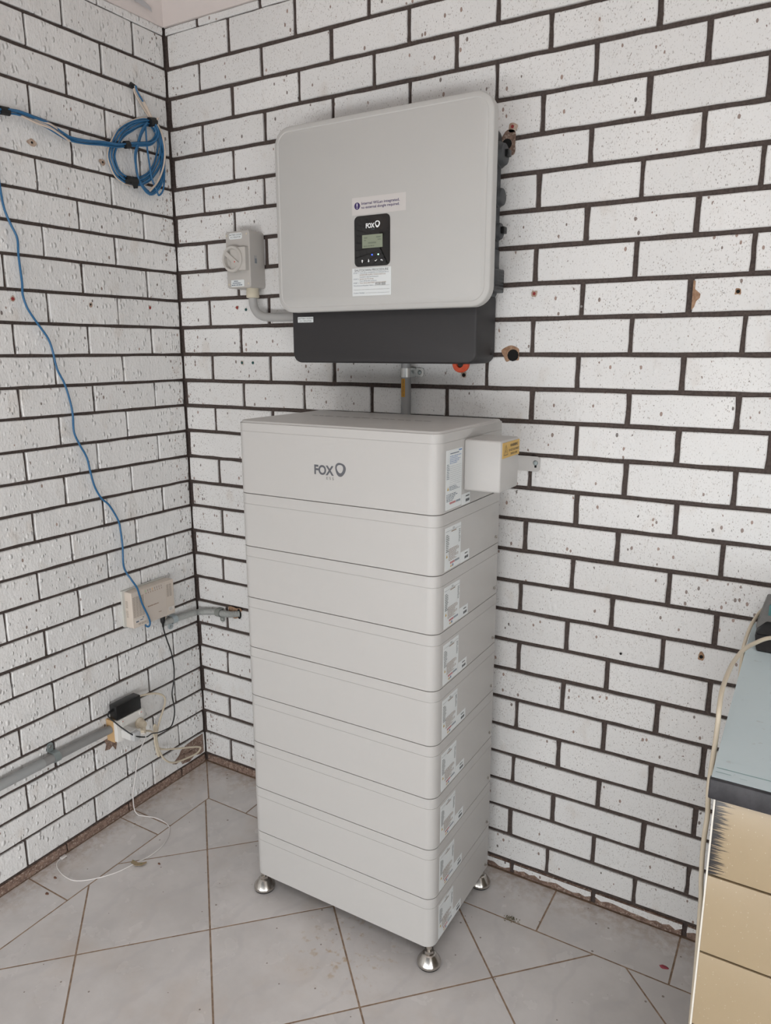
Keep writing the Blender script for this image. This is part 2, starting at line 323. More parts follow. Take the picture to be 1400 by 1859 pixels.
wall_left = struct(box(-0.11, -0.007, -2.6, 0.007, -0.05, 2.62, 'wall_left', M_mortar))
def brick(fm, a0, a1, zb0, zb1, zt0, zt1, m, parent, rnd):
    # outline with slightly wandering edges; bottom z runs zb0..zb1, top zt0..zt1 along a
    L = a1 - a0; n = max(2, round(L / 0.045)); j = 0.0009; c = 0.0016
    lo = lambda a: zb0 + (zb1 - zb0) * (a - a0) / L; hi = lambda a: zt0 + (zt1 - zt0) * (a - a0) / L
    P = [(a0 + c * rnd.uniform(0, 1), lo(a0) + c * rnd.uniform(0, 0.5))]
    for i in range(1, n): a = a0 + L * i / n; P.append((a, lo(a) + rnd.uniform(-j, j)))
    P += [(a1 - c * rnd.uniform(0, 1), lo(a1) + c * rnd.uniform(0, 0.5)), (a1 + rnd.uniform(-j, j), (lo(a1) * 2 + hi(a1)) / 3), (a1 + rnd.uniform(-j, j), (lo(a1) + hi(a1) * 2) / 3), (a1 - c * rnd.uniform(0, 1), hi(a1) - c * rnd.uniform(0, 0.5))]
    for i in range(n - 1, 0, -1): a = a0 + L * i / n; P.append((a, hi(a) + rnd.uniform(-j, j)))
    P += [(a0 + c * rnd.uniform(0, 1), hi(a0) - c * rnd.uniform(0, 0.5)), (a0 + rnd.uniform(-j, j), (lo(a0) + hi(a0) * 2) / 3), (a0 + rnd.uniform(-j, j), (lo(a0) * 2 + hi(a0)) / 3)]
    cx = (a0 + a1) / 2; cz = (lo(cx) + hi(cx)) / 2; out = rnd.uniform(-0.0012, 0.0012)
    ins = [(a + (0.0022 if a < cx else -0.0022) * (abs(a - cx) > L * 0.45), z + (0.0022 if z < cz else -0.0022) * (abs(z - cz) > (hi(cx) - lo(cx)) * 0.35)) for a, z in P]
    return rings([(P, -0.02), (P, out - 0.0022), (ins, out)], fm, 'brick', m, parent, smooth=None, cap0=False)
rnd = random.Random(3)
def course_z(J, w, c):
    g = 0.0055
    lo = (0.0005 - g, 0.0005 - g) if c < 0 else J[c]; hi = (ZC - 0.001 + g, ZC - 0.001 + g) if c + 1 >= len(J) else J[c + 1]
    return lo, hi
def zs(J, w, c, a0, a1, half=0.0055):
    lo, hi = course_z(J, w, c); f = lambda p, a: p[0] + (p[1] - p[0]) * a / w
    gb = 0.0015 if c in (28,) else half; gt = 0.0015 if c == 27 else half
    return f(lo, a0) + gb, f(lo, a1) + gb, f(hi, a0) - gt, f(hi, a1) - gt
for c in range(-1, 29):
    odd = c % 2 == 1
    E = [0.012 if odd else 0.003] + [x for x in RP[c + 1]]
    for k in range(len(E) - 1):
        a0 = E[0] if k == 0 else E[k] + rnd.uniform(0.0045, 0.007); a1 = E[k + 1] - rnd.uniform(0.0045, 0.007)
        if c == -1 and k == 0: a0 = 0.006
        b0, b1, t0, t1 = zs(RJ, 2.0, c, a0, a1)
        brick(FY, a0, a1, b0, b1, t0, t1, M_bare if c == -1 else M_brick, wall_right, rnd)
        if c == -1 and k >= 4:                   # paint left on the upper part of the base course
            n = 14; lo_ = [(a0 + (a1 - a0) * i / n, max(0.006, t0 - 0.016 + rnd.uniform(-0.006, 0.006))) for i in range(n + 1)]
            poly(FY, lo_ + [(a1 - 0.001, t1 - 0.001), (a0 + 0.001, t0 - 0.001)], 0.0018, 'paint_edge', M_brick, wall_right)
    E = [0.005 if odd else 0.003] + [y for y in LP[c + 1]] + [LP[c + 1][-1] + 0.24 * q for q in (1, 2, 3, 4)]
    for k in range(len(E) - 1):
        a0 = E[0] if k == 0 else E[k] + rnd.uniform(0.0022, 0.0042); a1 = E[k + 1] - rnd.uniform(0.0022, 0.0042)
        b0, b1, t0, t1 = zs(LJ, 1.2, c, a0, a1, 0.0043)
        brick(FX, -a1, -a0, b1, b0, t1, t0, M_bare if c == -1 else M_brick2, wall_left, rnd)

# drill holes, plugs, chips and stains of the brickwork
def hole(fm, par, a, b, r, chip=None, plug=None, cr=None):
    if chip: poly(fm, blob(a, b, *(cr or (r * 2.4, r * 2.2)), n=13, j=0.32), 0.0016, 'chip', chip, par)
    lathe([(r, 0.0), (r, 0.0006)], Vector(fm(a, b, 0.0017)), 'y' if fm is FY else 'x', 'drill_hole', plug or M_hole, par, seg=12)
M_red = mat('red_wall_plug', '#8a2a2c', 0.6); M_green = mat('green_wall_plug', '#1f4a48', 0.6)
hole(FY, wall_right, 1.165, 1.4997, 0.0150)
poly(FY, blob(1.157, 1.5035, 0.024, 0.020, 14, 0.28), 0.0015, 'chip', M_chip, wall_right)
hole(FY, wall_right, 1.1429, 2.0387, 0.004, M_stain, M_red, (0.013, 0.012)); hole(FY, wall_right, 1.1302, 2.0012, 0.0125, M_bare, None, (0.022, 0.028))
hole(FY, wall_right, 1.334, 1.6149, 0.003, None, mat('screw_grey', '#8a8784', 0.4))
hole(FY, wall_right, 0.2492, 1.6431, 0.0042, M_stain, M_red, (0.007, 0.006)); hole(FY, wall_right, 0.2849, 1.6362, 0.0045, None, M_green)
hole(FY, wall_right, 0.2599, 1.4742, 0.0045, M_stain, M_green, (0.006, 0.007)); hole(FY, wall_right, 0.3043, 1.4745, 0.0045, None, M_green)
hole(FY, wall_right, 1.6726, 0.7874, 0.0045, M_chip, None, (0.008, 0.012)); hole(FY, wall_right, 1.484, 0.7543, 0.003)
hole(FY, wall_right, 1.6747, 1.6363, 0.004, M_chip, None, (0.007, 0.007)); hole(FY, wall_right, 1.2145, 1.649, 0.0038, M_stain, M_red)
hole(FY, wall_right, 1.029, 1.448, 0.005, M_stain, None, (0.009, 0.008)); hole(FY, wall_right, 0.478, 2.005, 0.003, M_stain, M_red, (0.007, 0.011))
poly(FY, [(1.5822, 1.664), (1.5870, 1.662), (1.5868, 1.645), (1.5925, 1.640), (1.5990, 1.634), (1.5985, 1.626), (1.5915, 1.619), (1.5880, 1.606), (1.5822, 1.600)], 0.0016, 'chip', M_chip, wall_right)
poly(FY, [(0.150,0.640),(0.165,0.643),(0.185,0.640),(0.206,0.643),(0.214,0.636),(0.203,0.628),(0.206,0.617),(0.196,0.606),(0.178,0.600),(0.160,0.603),(0.150,0.598)], 0.0016, 'chip', M_chip, wall_right)
poly(FY, blob(0.199, 0.6215, 0.010, 0.016, 12, 0.2), 0.0024, 'drill_hole', M_hole, wall_right)
for a, b in ((-0.4903, 2.0443), (-0.2676, 2.0409)): hole(FX, wall_left, a, b, 0.003, M_stain, None, (0.012, 0.009))
hole(FX, wall_left, -0.591, 1.6451, 0.0045, M_stain, M_red, (0.006, 0.008)); hole(FX, wall_left, -0.3501, 1.6425, 0.003, M_stain, None, (0.006, 0.007)); hole(FX, wall_left, -0.1282, 1.6439, 0.004, M_stain, M_red, (0.006, 0.007))
poly(FX, [(-0.013,0.117),(-0.055,0.117),(-0.10,0.112),(-0.125,0.103),(-0.135,0.088),(-0.168,0.072),(-0.150,0.062),(-0.128,0.064),(-0.122,0.048),(-0.085,0.040),(-0.060,0.052),(-0.03,0.042),(-0.013,0.045)], 0.0016, 'bare_patch', M_bare, wall_left)
poly(FX, [(-0.4378,0.2985),(-0.3884,0.2985),(-0.392,0.262),(-0.3971,0.2447),(-0.4083,0.2641),(-0.42,0.258),(-0.4386,0.2618),(-0.432,0.28)], 0.0016, 'bare_patch', M_bare, wall_left)

# cornice under the ceiling, ceiling, and the walls and doorway behind the photographer
def cornice(name, fm, a0, a1, sgn):
    prof = [(-0.005, ZC), (0.004, ZC), (0.008, ZC + 0.02), (0.018, ZC + 0.045), (0.036, ZC + 0.068), (0.062, ZC + 0.084), (0.085, ZC + 0.09), (0.085, ZC + 0.12), (-0.005, ZC + 0.12)]
    V = []; n = len(prof)
    for d, z in prof: V.append(fm(a0 + sgn * max(d, 0), z, d))
    for d, z in prof: V.append(fm(a1, z, d))
    F = [(i, (i + 1) % n, n + (i + 1) % n, n + i) for i in range(n)] + [tuple(range(n - 1, -1, -1)), tuple(range(n, 2 * n))]
    return struct(mesh(name, V, F, M_plaster, None, 30, fix=True))
cornice('trim_1', FY, 0.0, 2.74, 1)
tr2 = cornice('trim_2', FX, 0.0, -2.6, -1)
poly(FX, [(-0.150, ZC + 0.030), (-0.120, ZC + 0.026), (-0.07, ZC + 0.022), (-0.058, ZC + 0.018), (-0.062, ZC + 0.030), (-0.09, ZC + 0.040), (-0.125, ZC + 0.042)], 0.0185, 'bare_patch', mat('grey_patch', '#b9b8ba', 0.8), tr2)
M_room = mat('cream_wall_paint', '#cdcbc8', 0.8, var=0.03)
struct(box(-0.12, 3.7, -4.3, 0.11, ZC + 0.10, ZC + 0.16, 'ceiling', M_plaster))
struct(box(3.6, 3.7, -4.3, 0.11, 0.0, ZC + 0.1, 'wall_side', M_room))
struct(box(2.04, 3.6, -0.003, 0.1, 0.0, ZC + 0.1, 'wall_far', M_room))
struct(box(-0.11, -0.001, -4.3, -2.6, 0.0, ZC + 0.1, 'wall_near', M_room))

# ---------------------------------------------------------------- tiled floor
floor = struct(box(-0.12, 3.7, -4.3, 0.11, -0.06, -0.0008, 'floor', M_grout))
def clip(P, nx, ny, d):                       # keep nx*x+ny*y <= d
    out = []
    for i in range(len(P)):
        p, q = P[i], P[(i + 1) % len(P)]; dp, dq = nx * p[0] + ny * p[1] - d, nx * q[0] + ny * q[1] - d
        if dp <= 0: out.append(p)
        if dp * dq < 0: t = dp / (dp - dq); out.append((p[0] + (q[0] - p[0]) * t, p[1] + (q[1] - p[1]) * t))
    return out
def tile(P):
    ar = abs(sum(P[i][0] * P[(i + 1) % len(P)][1] - P[(i + 1) % len(P)][0] * P[i][1] for i in range(len(P)))) / 2 if len(P) > 2 else 0
    if ar < 2e-4: return
    if sum(P[i][0] * P[(i + 1) % len(P)][1] - P[(i + 1) % len(P)][0] * P[i][1] for i in range(len(P))) < 0: P = P[::-1]
    rings([(P, -0.004), (P, 0.0)], FZ, 'floor_tile', M_tile, floor, None, cap0=False)
g = 0.0024; q2 = math.sqrt(2)
for i in range(-6, 8):
    for j in range(-1, 10):
        u0, u1 = -0.012 + 0.4745 * i + g * q2, -0.012 + 0.4745 * (i + 1) - g * q2      # x + y
        v0, v1 = -0.206 + 0.472 * j + g * q2, -0.206 + 0.472 * (j + 1) - g * q2        # x - y
        P = [((u + v) / 2, (u - v) / 2) for u, v in ((u0, v0), (u1, v0), (u1, v1), (u0, v1))]
        for nx, ny, d in ((-1, 0, -0.177 - g), (0, 1, -0.1755 - g), (1, 0, 2.9), (0, -1, 2.7)):
            P = clip(P, nx, ny, d)
            if len(P) < 3: break
        if len(P) >= 3: tile(P)
def rect(x0, x1, y0, y1): tile([(x0, y0), (x1, y0), (x1, y1), (x0, y1)])
tile([(0.004, -0.004 - 0.003), (0.177 - g, -0.177 + g), (0.177 - g, -0.351 + g), (0.004, -0.351 + g)][::-1])
tile([(0.004 + 0.003, -0.004), (0.345 - g, -0.004), (0.345 - g, -0.1755 + g), (0.177 + g, -0.1755 + g)])
for y0, y1 in ((-0.4025, -0.351), (-0.7354, -0.4025), (-1.0715, -0.7354), (-1.4075, -1.0715), (-1.7435, -1.4075), (-2.0795, -1.7435)): rect(0.004, 0.177 - g, y0 + g, y1 - g)
for x0, x1 in ((0.345, 0.681), (0.681, 1.017), (1.017, 1.3535), (1.3535, 1.689), (1.689, 2.025), (2.025, 2.36)): rect(x0 + g, x1 - g, -0.1755 + g, -0.004)

# ---------------------------------------------------------------- hybrid inverter on the wall
M_cover = mat('inverter_grey_paint', '#bcbbb8', 0.5, grain=0.06, gscale=900, gdist=0.0003)
M_dark = mat('charcoal_powder_coat', '#2b292a', 0.55, grain=0.15, gscale=1500, gdist=0.0003)
M_dark2 = mat('dark_cast_housing', '#414345', 0.5)
M_blackp = mat('black_plastic', '#141414', 0.35)
M_gloss = mat('black_glass', '#0a0a0b', 0.06, coat=0.5)
M_white = mat('white_label', '#dde1e1', 0.45); M_ink = mat('dark_print', '#3c3e40', 0.6); M_ink2 = mat('blue_grey_print', '#64707e', 0.6); M_ink3 = mat('brown_print', '#8a6f58', 0.6)
M_purple = mat('purple_print', '#3a2a5e', 0.5); M_stk = mat('pale_sticker', '#c9c5c2', 0.35)
inv = empty('hybrid_inverter', (0.85, -0.09, 1.479), 'large pale grey wall inverter with black display panel and charcoal lower shroud', 'inverter')
slab(FY, 0.5598, 1.1178, 1.479, 1.66, 0.012, 0.128, 0.026, 'lower_shroud', M_dark, inv, bev=0.006)
slab(FY, 0.585, 1.121, 1.63, 2.04, 0.012, 0.137, 0.03, 'body', M_dark2, inv, bev=0.004)
rprof(FY, 0.543, 1.1625, 1.6128, 2.0785, 0.047, [(0.004, 0.134), (0.0, 0.137), (0.0, 0.1590), (0.0008, 0.1612), (0.0028, 0.1628), (0.0120, 0.1646), (0.0132, 0.1638), (0.0150, 0.1638), (0.0170, 0.1650)], 'front_cover', M_cover, inv, seg=10)
D = 0.1653
st = slab(FY, 0.7863, 0.9412, 1.8432, 1.8845, 0.165, D, 0.001, 'notice_sticker', M_stk, inv); tag(st, 'pale sticker with purple lettering')
ic = lathe([(0.0084, 0), (0.0084, 0.0002)], (0.8016, -D, 1.8648), 'y', 'notice_icon', M_purple, st)
quads(FY, [(0.8004, 0.8028, 1.8632, 1.8708), (0.8004, 0.8028, 1.8592, 1.8614)], D + 0.0005, 'exclamation_mark', mat('white_print', '#f0eef0', 0.5), st)
text('Internal WiLan integrated,', FY, 0.8138, 1.8665, D + 0.0003, 0.0062, M_purple, st, width=0.109, bold=0.012)
text('no external dongle required.', FY, 0.8138, 1.8572, D + 0.0003, 0.0062, M_purple, st, width=0.109, bold=0.012)
pn = slab(FY, 0.7930, 0.8970, 1.7193, 1.8405, 0.165, 0.1665, 0.012, 'display_panel', M_gloss, inv, bev=0.0006)
M_lw = mat('white_lettering', '#eef0f0', 0.5)
DP = 0.1668
def fox(fm, a, b, h, w, d, m, par, ess_m):
    text('FOX', fm, a, b, d, h, m, par, name='brand_lettering', width=w, bold=0.036)
    text('E S S', fm, a + w * 0.62, b - h * 0.52, d, h * 0.30, ess_m, par, name='brand_lettering', width=w * 0.38)
    # triangular ring mark: outer and inner rounded triangles pointing down, the inner one off centre
    n = 40; V = []; F = []; cx, cy, s = a + w * 1.35, b + h * 0.72, h * 0.76
    for k, (sc_, ox, oy, ph) in enumerate(((1.0, 0, 0, 0.16), (0.60, -0.06 * s, 0.10 * s, -0.10))):
        for i in range(n):
            t = 2 * math.pi * i / n; r = s * sc_ * (1 + 0.065 * math.cos(3 * (t + math.pi / 2 + ph)))
            V.append(fm(cx + ox + r * 0.90 * math.cos(t), cy + oy + r * math.sin(t), d))
    for i in range(n): j = (i + 1) % n; F.append((i, j, n + j, n + i))
    mesh('brand_mark', V, F, m, par)
fox(FY, 0.8272, 1.8108, 0.0105, 0.0255, DP, M_lw, pn, M_ink2)
lc = slab(FY, 0.8165, 0.8760, 1.7632, 1.7946, 0.1664, DP, 0.001, 'display_screen', mat('lcd_green_grey', '#8b9380', 0.3), pn)
quads(FY, [(0.822, 0.832, 1.786, 1.7885), (0.858, 0.871, 1.7865, 1.789), (0.862, 0.872, 1.781, 1.783), (0.822, 0.828, 1.7805, 1.7825)] + print_rows(0.834, 0.862, 1.7725, 1.7775, 1, 1.0, 0.7) + print_rows(0.821, 0.872, 1.7655, 1.770, 1, 1.0, 0.6), DP + 0.0003, 'screen_readout', mat('lcd_segments', '#6c7566', 0.5), lc)
for a, col, e in ((0.8455, '#2f4dff', 4.0), (0.8636, '#9dffc8', 4.0)): lathe([(0.0016, 0), (0.0016, 0.0003)], (a, -0.1665, 1.7464), 'y', 'indicator_light', mat('led_' + col[1:], col, 0.5, emit=e), pn, seg=10)
def arrow(a, b, s): poly(FY, [(a, b + s * 0.004), (a - 0.003, b), (a - 0.001, b), (a - 0.001, b - s * 0.004), (a + 0.001, b - s * 0.004), (a + 0.001, b), (a + 0.003, b)][::int(s)], DP, 'button_symbol', M_lw, pn)
arrow(0.8164, 1.7326, 1); arrow(0.8352, 1.7324, -1)
poly(FY, [(0.8530, 1.7322), (0.8545, 1.7333), (0.8557, 1.7318), (0.8592, 1.7350), (0.8600, 1.7340), (0.8557, 1.7300)], DP, 'button_symbol', M_lw, pn)
poly(FY, [(0.8700, 1.7330), (0.8725, 1.7352), (0.8725, 1.7338), (0.8760, 1.7330), (0.8765, 1.7300), (0.8750, 1.7300), (0.8748, 1.7320), (0.8725, 1.7325), (0.8725, 1.7308)], DP, 'button_symbol', M_lw, pn)
pr = slab(FY, 0.7855, 0.9000, 1.6482, 1.7161, 0.165, 0.1662, 0.0005, 'procedure_plate', M_white, inv); tag(pr, 'white shutdown procedure plate')
dp = 0.1665; A0 = 0.7893
text('SHUTDOWN PROCEDURE', FY, 0.7925, 1.7078, dp, 0.0058, M_ink, pr, width=0.100)
for i, (s1, s2, w) in enumerate((('STEP 1', 'Turn off the INVERTER AC ISOLATOR or', 0.086), ('', 'INVERTER SUPPLY MAIN SWITCH', 0.076), ('', 'located in the Switchboard', 0.055), ('STEP 2', 'Isolate the PV Array', 0.041), ('', 'Turn off the DC isolators', 0.050), ('STEP 3', 'Turn off the BATTERY DC ISOLATOR', 0.078))):
    z = 1.7028 - i * 0.0049
    if s1: text(s1, FY, A0, z, dp, 0.0032, M_ink2, pr, width=0.015)
    text(s2, FY, A0 + 0.0185, z, dp, 0.0032, M_ink3 if i % 2 else M_ink2, pr, width=w)
text('Manufacturer/Supplier Name', FY, A0, 1.6722, dp, 0.0030, M_ink2, pr, width=0.059); text('FOX ESS', FY, 0.8545, 1.6735, dp, 0.0058, mat('pen_ink', '#2a2422', 0.6), pr, name='handwriting', width=0.029, bold=0.01)
text('Contact Number', FY, A0, 1.6542, dp, 0.0032, M_ink2, pr, width=0.034)
quads(FY, [(0.851, 0.896, 1.6722, 1.6726), (A0, 0.896, 1.6632, 1.6636), (0.826, 0.896, 1.6548, 1.6552)], dp, 'ruled_line', M_ink, pr)
dl = slab(FY, 0.5803, 0.6325, 1.5876, 1.6023, 0.128, 0.129, 0.0008, 'isolator_label', M_white, inv)
text('BATTERY SYSTEM', FY, 0.5825, 1.5958, 0.1293, 0.0042, M_ink, dl, width=0.048); text('D.C. ISOLATOR', FY, 0.5865, 1.5895, 0.1293, 0.0042, M_ink, dl, width=0.040)
sl = slab(FX, -0.068, -0.037, 1.822, 1.988, 1.121, 1.1215, 0.001, 'rating_label', M_white, inv)
quads(FX, print_rows(-0.066, -0.040, 1.826, 1.984, 26, 0.95), 1.1218, 'label_print', M_ink2, sl, 'stuff')
# connectors along the edge of the housing
for z, r, l, cp_ in ((1.968, 0.030, 0.027, 1), (1.873, 0.024, 0.024, 0), (1.795, 0.023, 0.022, 1)):
    gl = lathe([(r, 0), (r, l * 0.55), (r * 0.92, l * 0.6), (r * 0.8, l * 0.95), (r * 0.72, l)], (1.119, -0.045, z), 'x', 'cable_gland', M_dark2, inv, seg=20)
    if cp_: box(1.119 + l - 0.002, 1.119 + l + 0.010, -0.052, -0.034, z - 0.006, z + 0.010, 'gland_cap', M_blackp, gl, 0.002)
gb = box(1.118, 1.146, -0.095, -0.03, 1.651, 1.706, 'fan_box', M_dark2, inv, 0.003)
quads(FX, [(-0.090 + i * 0.012, -0.082 + i * 0.012, 1.656 + j * 0.008, 1.661 + j * 0.008) for i in range(5) for j in range(6)], 1.1463, 'fan_slot', M_blackp, gb, 'stuff')
box(1.118, 1.134, -0.075, -0.035, 1.706, 1.752, 'fan_box_lid', M_dark2, inv, 0.003)
quads(FX, [(-0.036, -0.028, 1.513, 1.519), (-0.036, -0.028, 1.500, 1.506)], 1.1181, 'vent_slot', M_blackp, inv)
M_or = mat('orange_red_plastic', '#cf4f2c', 0.45)
kb = lathe([(0.0225, 0.0), (0.0225, 0.010), (0.020, 0.013), (0.010, 0.013), (0.0085, 0.006)], (1.047, -0.055, 1.4785), 'y', 'rotary_switch', M_or, inv); tag(kb, 'orange red rotary switch')
lathe([(0.0085, 0.0), (0.0085, 0.0075)], (1.047, -0.055, 1.4785), 'y', 'switch_hub', M_blackp, kb, seg=16)

# ---------------------------------------------------------------- isolator switch and its conduit
M_iso = mat('beige_grey_plastic', '#b4b0ab', 0.45); M_iso2 = mat('pale_beige_plastic', '#bbb7b1', 0.4); M_cream = mat('cream_plastic', '#c8c0ac', 0.45)
iso = empty('isolator_switch', (0.3175, -0.033, 1.668), 'beige rotary isolator switch box beside the inverter with two small white labels', 'isolator')
slab(FY, 0.2718, 0.3636, 1.695, 1.8562, 0.0, 0.066, 0.007, 'housing', M_iso, iso, bev=0.0025)
slab(FY, 0.300, 0.3580, 1.7436, 1.8092, 0.05, 0.0805, 0.003, 'switch_block', M_iso2, iso, bev=0.0015)
kn = lathe([(0.0375, 0.0), (0.0375, 0.018), (0.0355, 0.0205), (0.0295, 0.0205), (0.0285, 0.018), (0.0285, 0.009)], (0.3095, -0.0655, 1.7762), 'y', 'dial', M_iso2, iso, seg=36)
t = math.radians(-37); ca, sa = math.cos(t), math.sin(t)
hb = [(0.3095 + ca * u - sa * v, 1.7762 + sa * u + ca * v) for u, v in ((-0.029, -0.0065), (0.029, -0.0065), (0.029, 0.0065), (-0.029, 0.0065))]
hd = rings([(hb, 0.072), (hb, 0.0855)], FY, 'dial_handle', M_iso2, kn, None)
lathe([(0.0021, 0), (0.0021, 0.0003)], (0.3095 + ca * 0.014, -0.0855, 1.7762 + sa * 0.014), 'y', 'red_dot', mat('red_print', '#c8452f', 0.5), hd, seg=12)
for a, b in ((0.2765, 1.845), (0.3535, 1.846), (0.279, 1.706), (0.3545, 1.7065)): lathe([(0.0028, 0), (0.0028, 0.0004)], (a, -0.066, b), 'y', 'screw_cap', M_cream, iso, seg=12)
lb = slab(FY, 0.287, 0.3368, 1.8335, 1.8508, 0.066, 0.0672, 0.0035, 'isolator_label', M_white, iso, seg=1)
text('BATTERY SYSTEM', FY, 0.2890, 1.8436, 0.0675, 0.0042, M_ink, lb, width=0.046); text('A.C. ISOLATOR', FY, 0.2925, 1.8370, 0.0675, 0.0042, M_ink, lb, width=0.039)
lb = slab(FY, 0.2885, 0.3385, 1.6990, 1.7183, 0.066, 0.0675, 0.0005, 'notice_label', M_white, iso)
quads(FY, print_rows(0.300, 0.328, 1.7125, 1.7165, 1, 1.0, 0.7) + print_rows(0.294, 0.333, 1.7070, 1.7110, 1, 1.0, 0.7) + print_rows(0.2905, 0.337, 1.7015, 1.7055, 1, 1.0, 0.7), 0.0678, 'label_print', M_ink2, lb)
quads(FX, [(-0.045 + 0.002 * i, -0.0435 + 0.002 * i, 1.765, 1.765 + (0.022 if i in (0, 3) else 0.014)) for i in range(5)], 0.3637, 'moulded_mark', M_ink2, iso)
lathe([(0.017, 1.667), (0.0195, 1.669), (0.0195, 1.684), (0.0185, 1.6855), (0.0185, 1.6955)], (0.341, -0.033, 0), 'z', 'gland', M_cream, iso)
M_pvc = mat('grey_pvc', '#a6a5a3', 0.45); M_pvc2 = mat('mid_grey_pvc', '#8b8b8a', 0.45)
o = tube([(0.341, -0.033, 1.672), (0.3412, -0.033, 1.655), (0.346, -0.033, 1.637), (0.360, -0.033, 1.621), (0.381, -0.033, 1.612), (0.405, -0.033, 1.6095), (0.45, -0.033, 1.609), (0.572, -0.033, 1.6085)], 0.0128, 'conduit_elbow', M_pvc, None, 14)
tag(o, 'grey plastic conduit bend running from the isolator switch to the inverter', 'conduit')
o = empty('cable_conduit', (0.8695, -0.0305, 1.25), 'straight vertical grey conduit between inverter and battery stack with yellow cable label', 'conduit')
tube([(0.8695, -0.0305, 1.25), (0.8695, -0.0305, 1.35), (0.8695, -0.0305, 1.49)], 0.0137, 'pipe', M_pvc2, o, 18, 2)
M_yel = mat('engraved_yellow', '#c9a24e', 0.4); 
pl = slab(FY, 0.8628, 0.8735, 1.3878, 1.4368, 0.0425, 0.0447, 0.0005, 'cable_label', mat('amber_label', '#b9851f', 0.4), o)
text('BATTERY DC CABLE', FY, 0.8706, 1.3900, 0.045, 0.0048, M_ink, pl, width=0.0445, rot=math.pi / 2)
M_zinc = mat('zinc_plate', '#b9bab8', 0.28, metal=0.9); M_galv = mat('galvanised_steel', '#9aa3a3', 0.45, metal=0.6)
def saddle_clip(x, z0, z1, yc, r, x_end, label):
    s = empty('pipe_saddle', (x, -0.002, (z0 + z1) / 2), label, 'saddle clip')
    n = 14; V = []; F = []
    for rr_ in (r, r + 0.0014):
        for zz in (z0, z1):
            for i in range(n):
                tt = -math.pi * 0.5 + math.pi * 1.5 * i / (n - 1) - math.pi * 0.75 - 0.25
                V.append((x + rr_ * math.cos(tt), yc + rr_ * math.sin(tt), zz))
    for i in range(n - 1):
        F += [(i, i + 1, n + i + 1, n + i), (2 * n + i, 3 * n + i, 3 * n + i + 1, 2 * n + i + 1), (i, 2 * n + i, 2 * n + i + 1, i + 1), (n + i, n + i + 1, 3 * n + i + 1, 3 * n + i)]
    mesh('strap', V, F, M_zinc, s, 40, fix=True)
    box(x + r, x + r + 0.0014, yc, -0.002, z0, z1, 'strap_side', M_zinc, s)
    slab(FY, x + r, x_end, z0, z1, 0.0018, 0.0034, 0.008, 'flange', M_zinc, s)
    lathe([(0.0065, 0), (0.0055, 0.002), (0.002, 0.003)], ((x + r + x_end) / 2 + 0.001, -0.0034, (z0 + z1) / 2), 'y', 'screw', M_galv, s, 14)
saddle_clip(0.8695, 1.4405, 1.4652, -0.0305, 0.0139, 0.909, 'shiny zinc saddle clip holding the vertical conduit below the inverter')

# ---------------------------------------------------------------- battery stack
M_bat = mat('battery_white_paint', '#bab8b5', 0.42, grain=0.04, gscale=1200, gdist=0.0002)
M_steel = mat('brushed_steel', '#c4c0ba', 0.22, metal=1.0); M_rub = mat('black_rubber', '#151515', 0.7)
BX0, BX1, BY0, BY1, BR = 0.606, 1.170, -0.429, -0.0725, 0.027
SZ = [1.3443] + [1.1615 - 0.13810 * i for i in range(9)]
def case(par, z0, z1):
    zm = z1 - 0.0265
    bprof([(0.004, z0 - 0.0006), (0.004, z0 + 0.0008), (0.0006, z0 + 0.0008), (0.0, z0 + 0.0014), (0.0, zm - 0.0002), (0.0008, zm - 0.0002), (0.0008, zm + 0.0006)], 'case', M_bat, par)
    return zm
PLACE = ['directly under the controller', 'third unit from the top of the stack', 'fourth unit from the top of the stack', 'fifth unit from the top of the stack', 'fourth unit from the floor', 'third unit from the floor', 'second unit from the floor']
mods = []
Mh = 0.1381
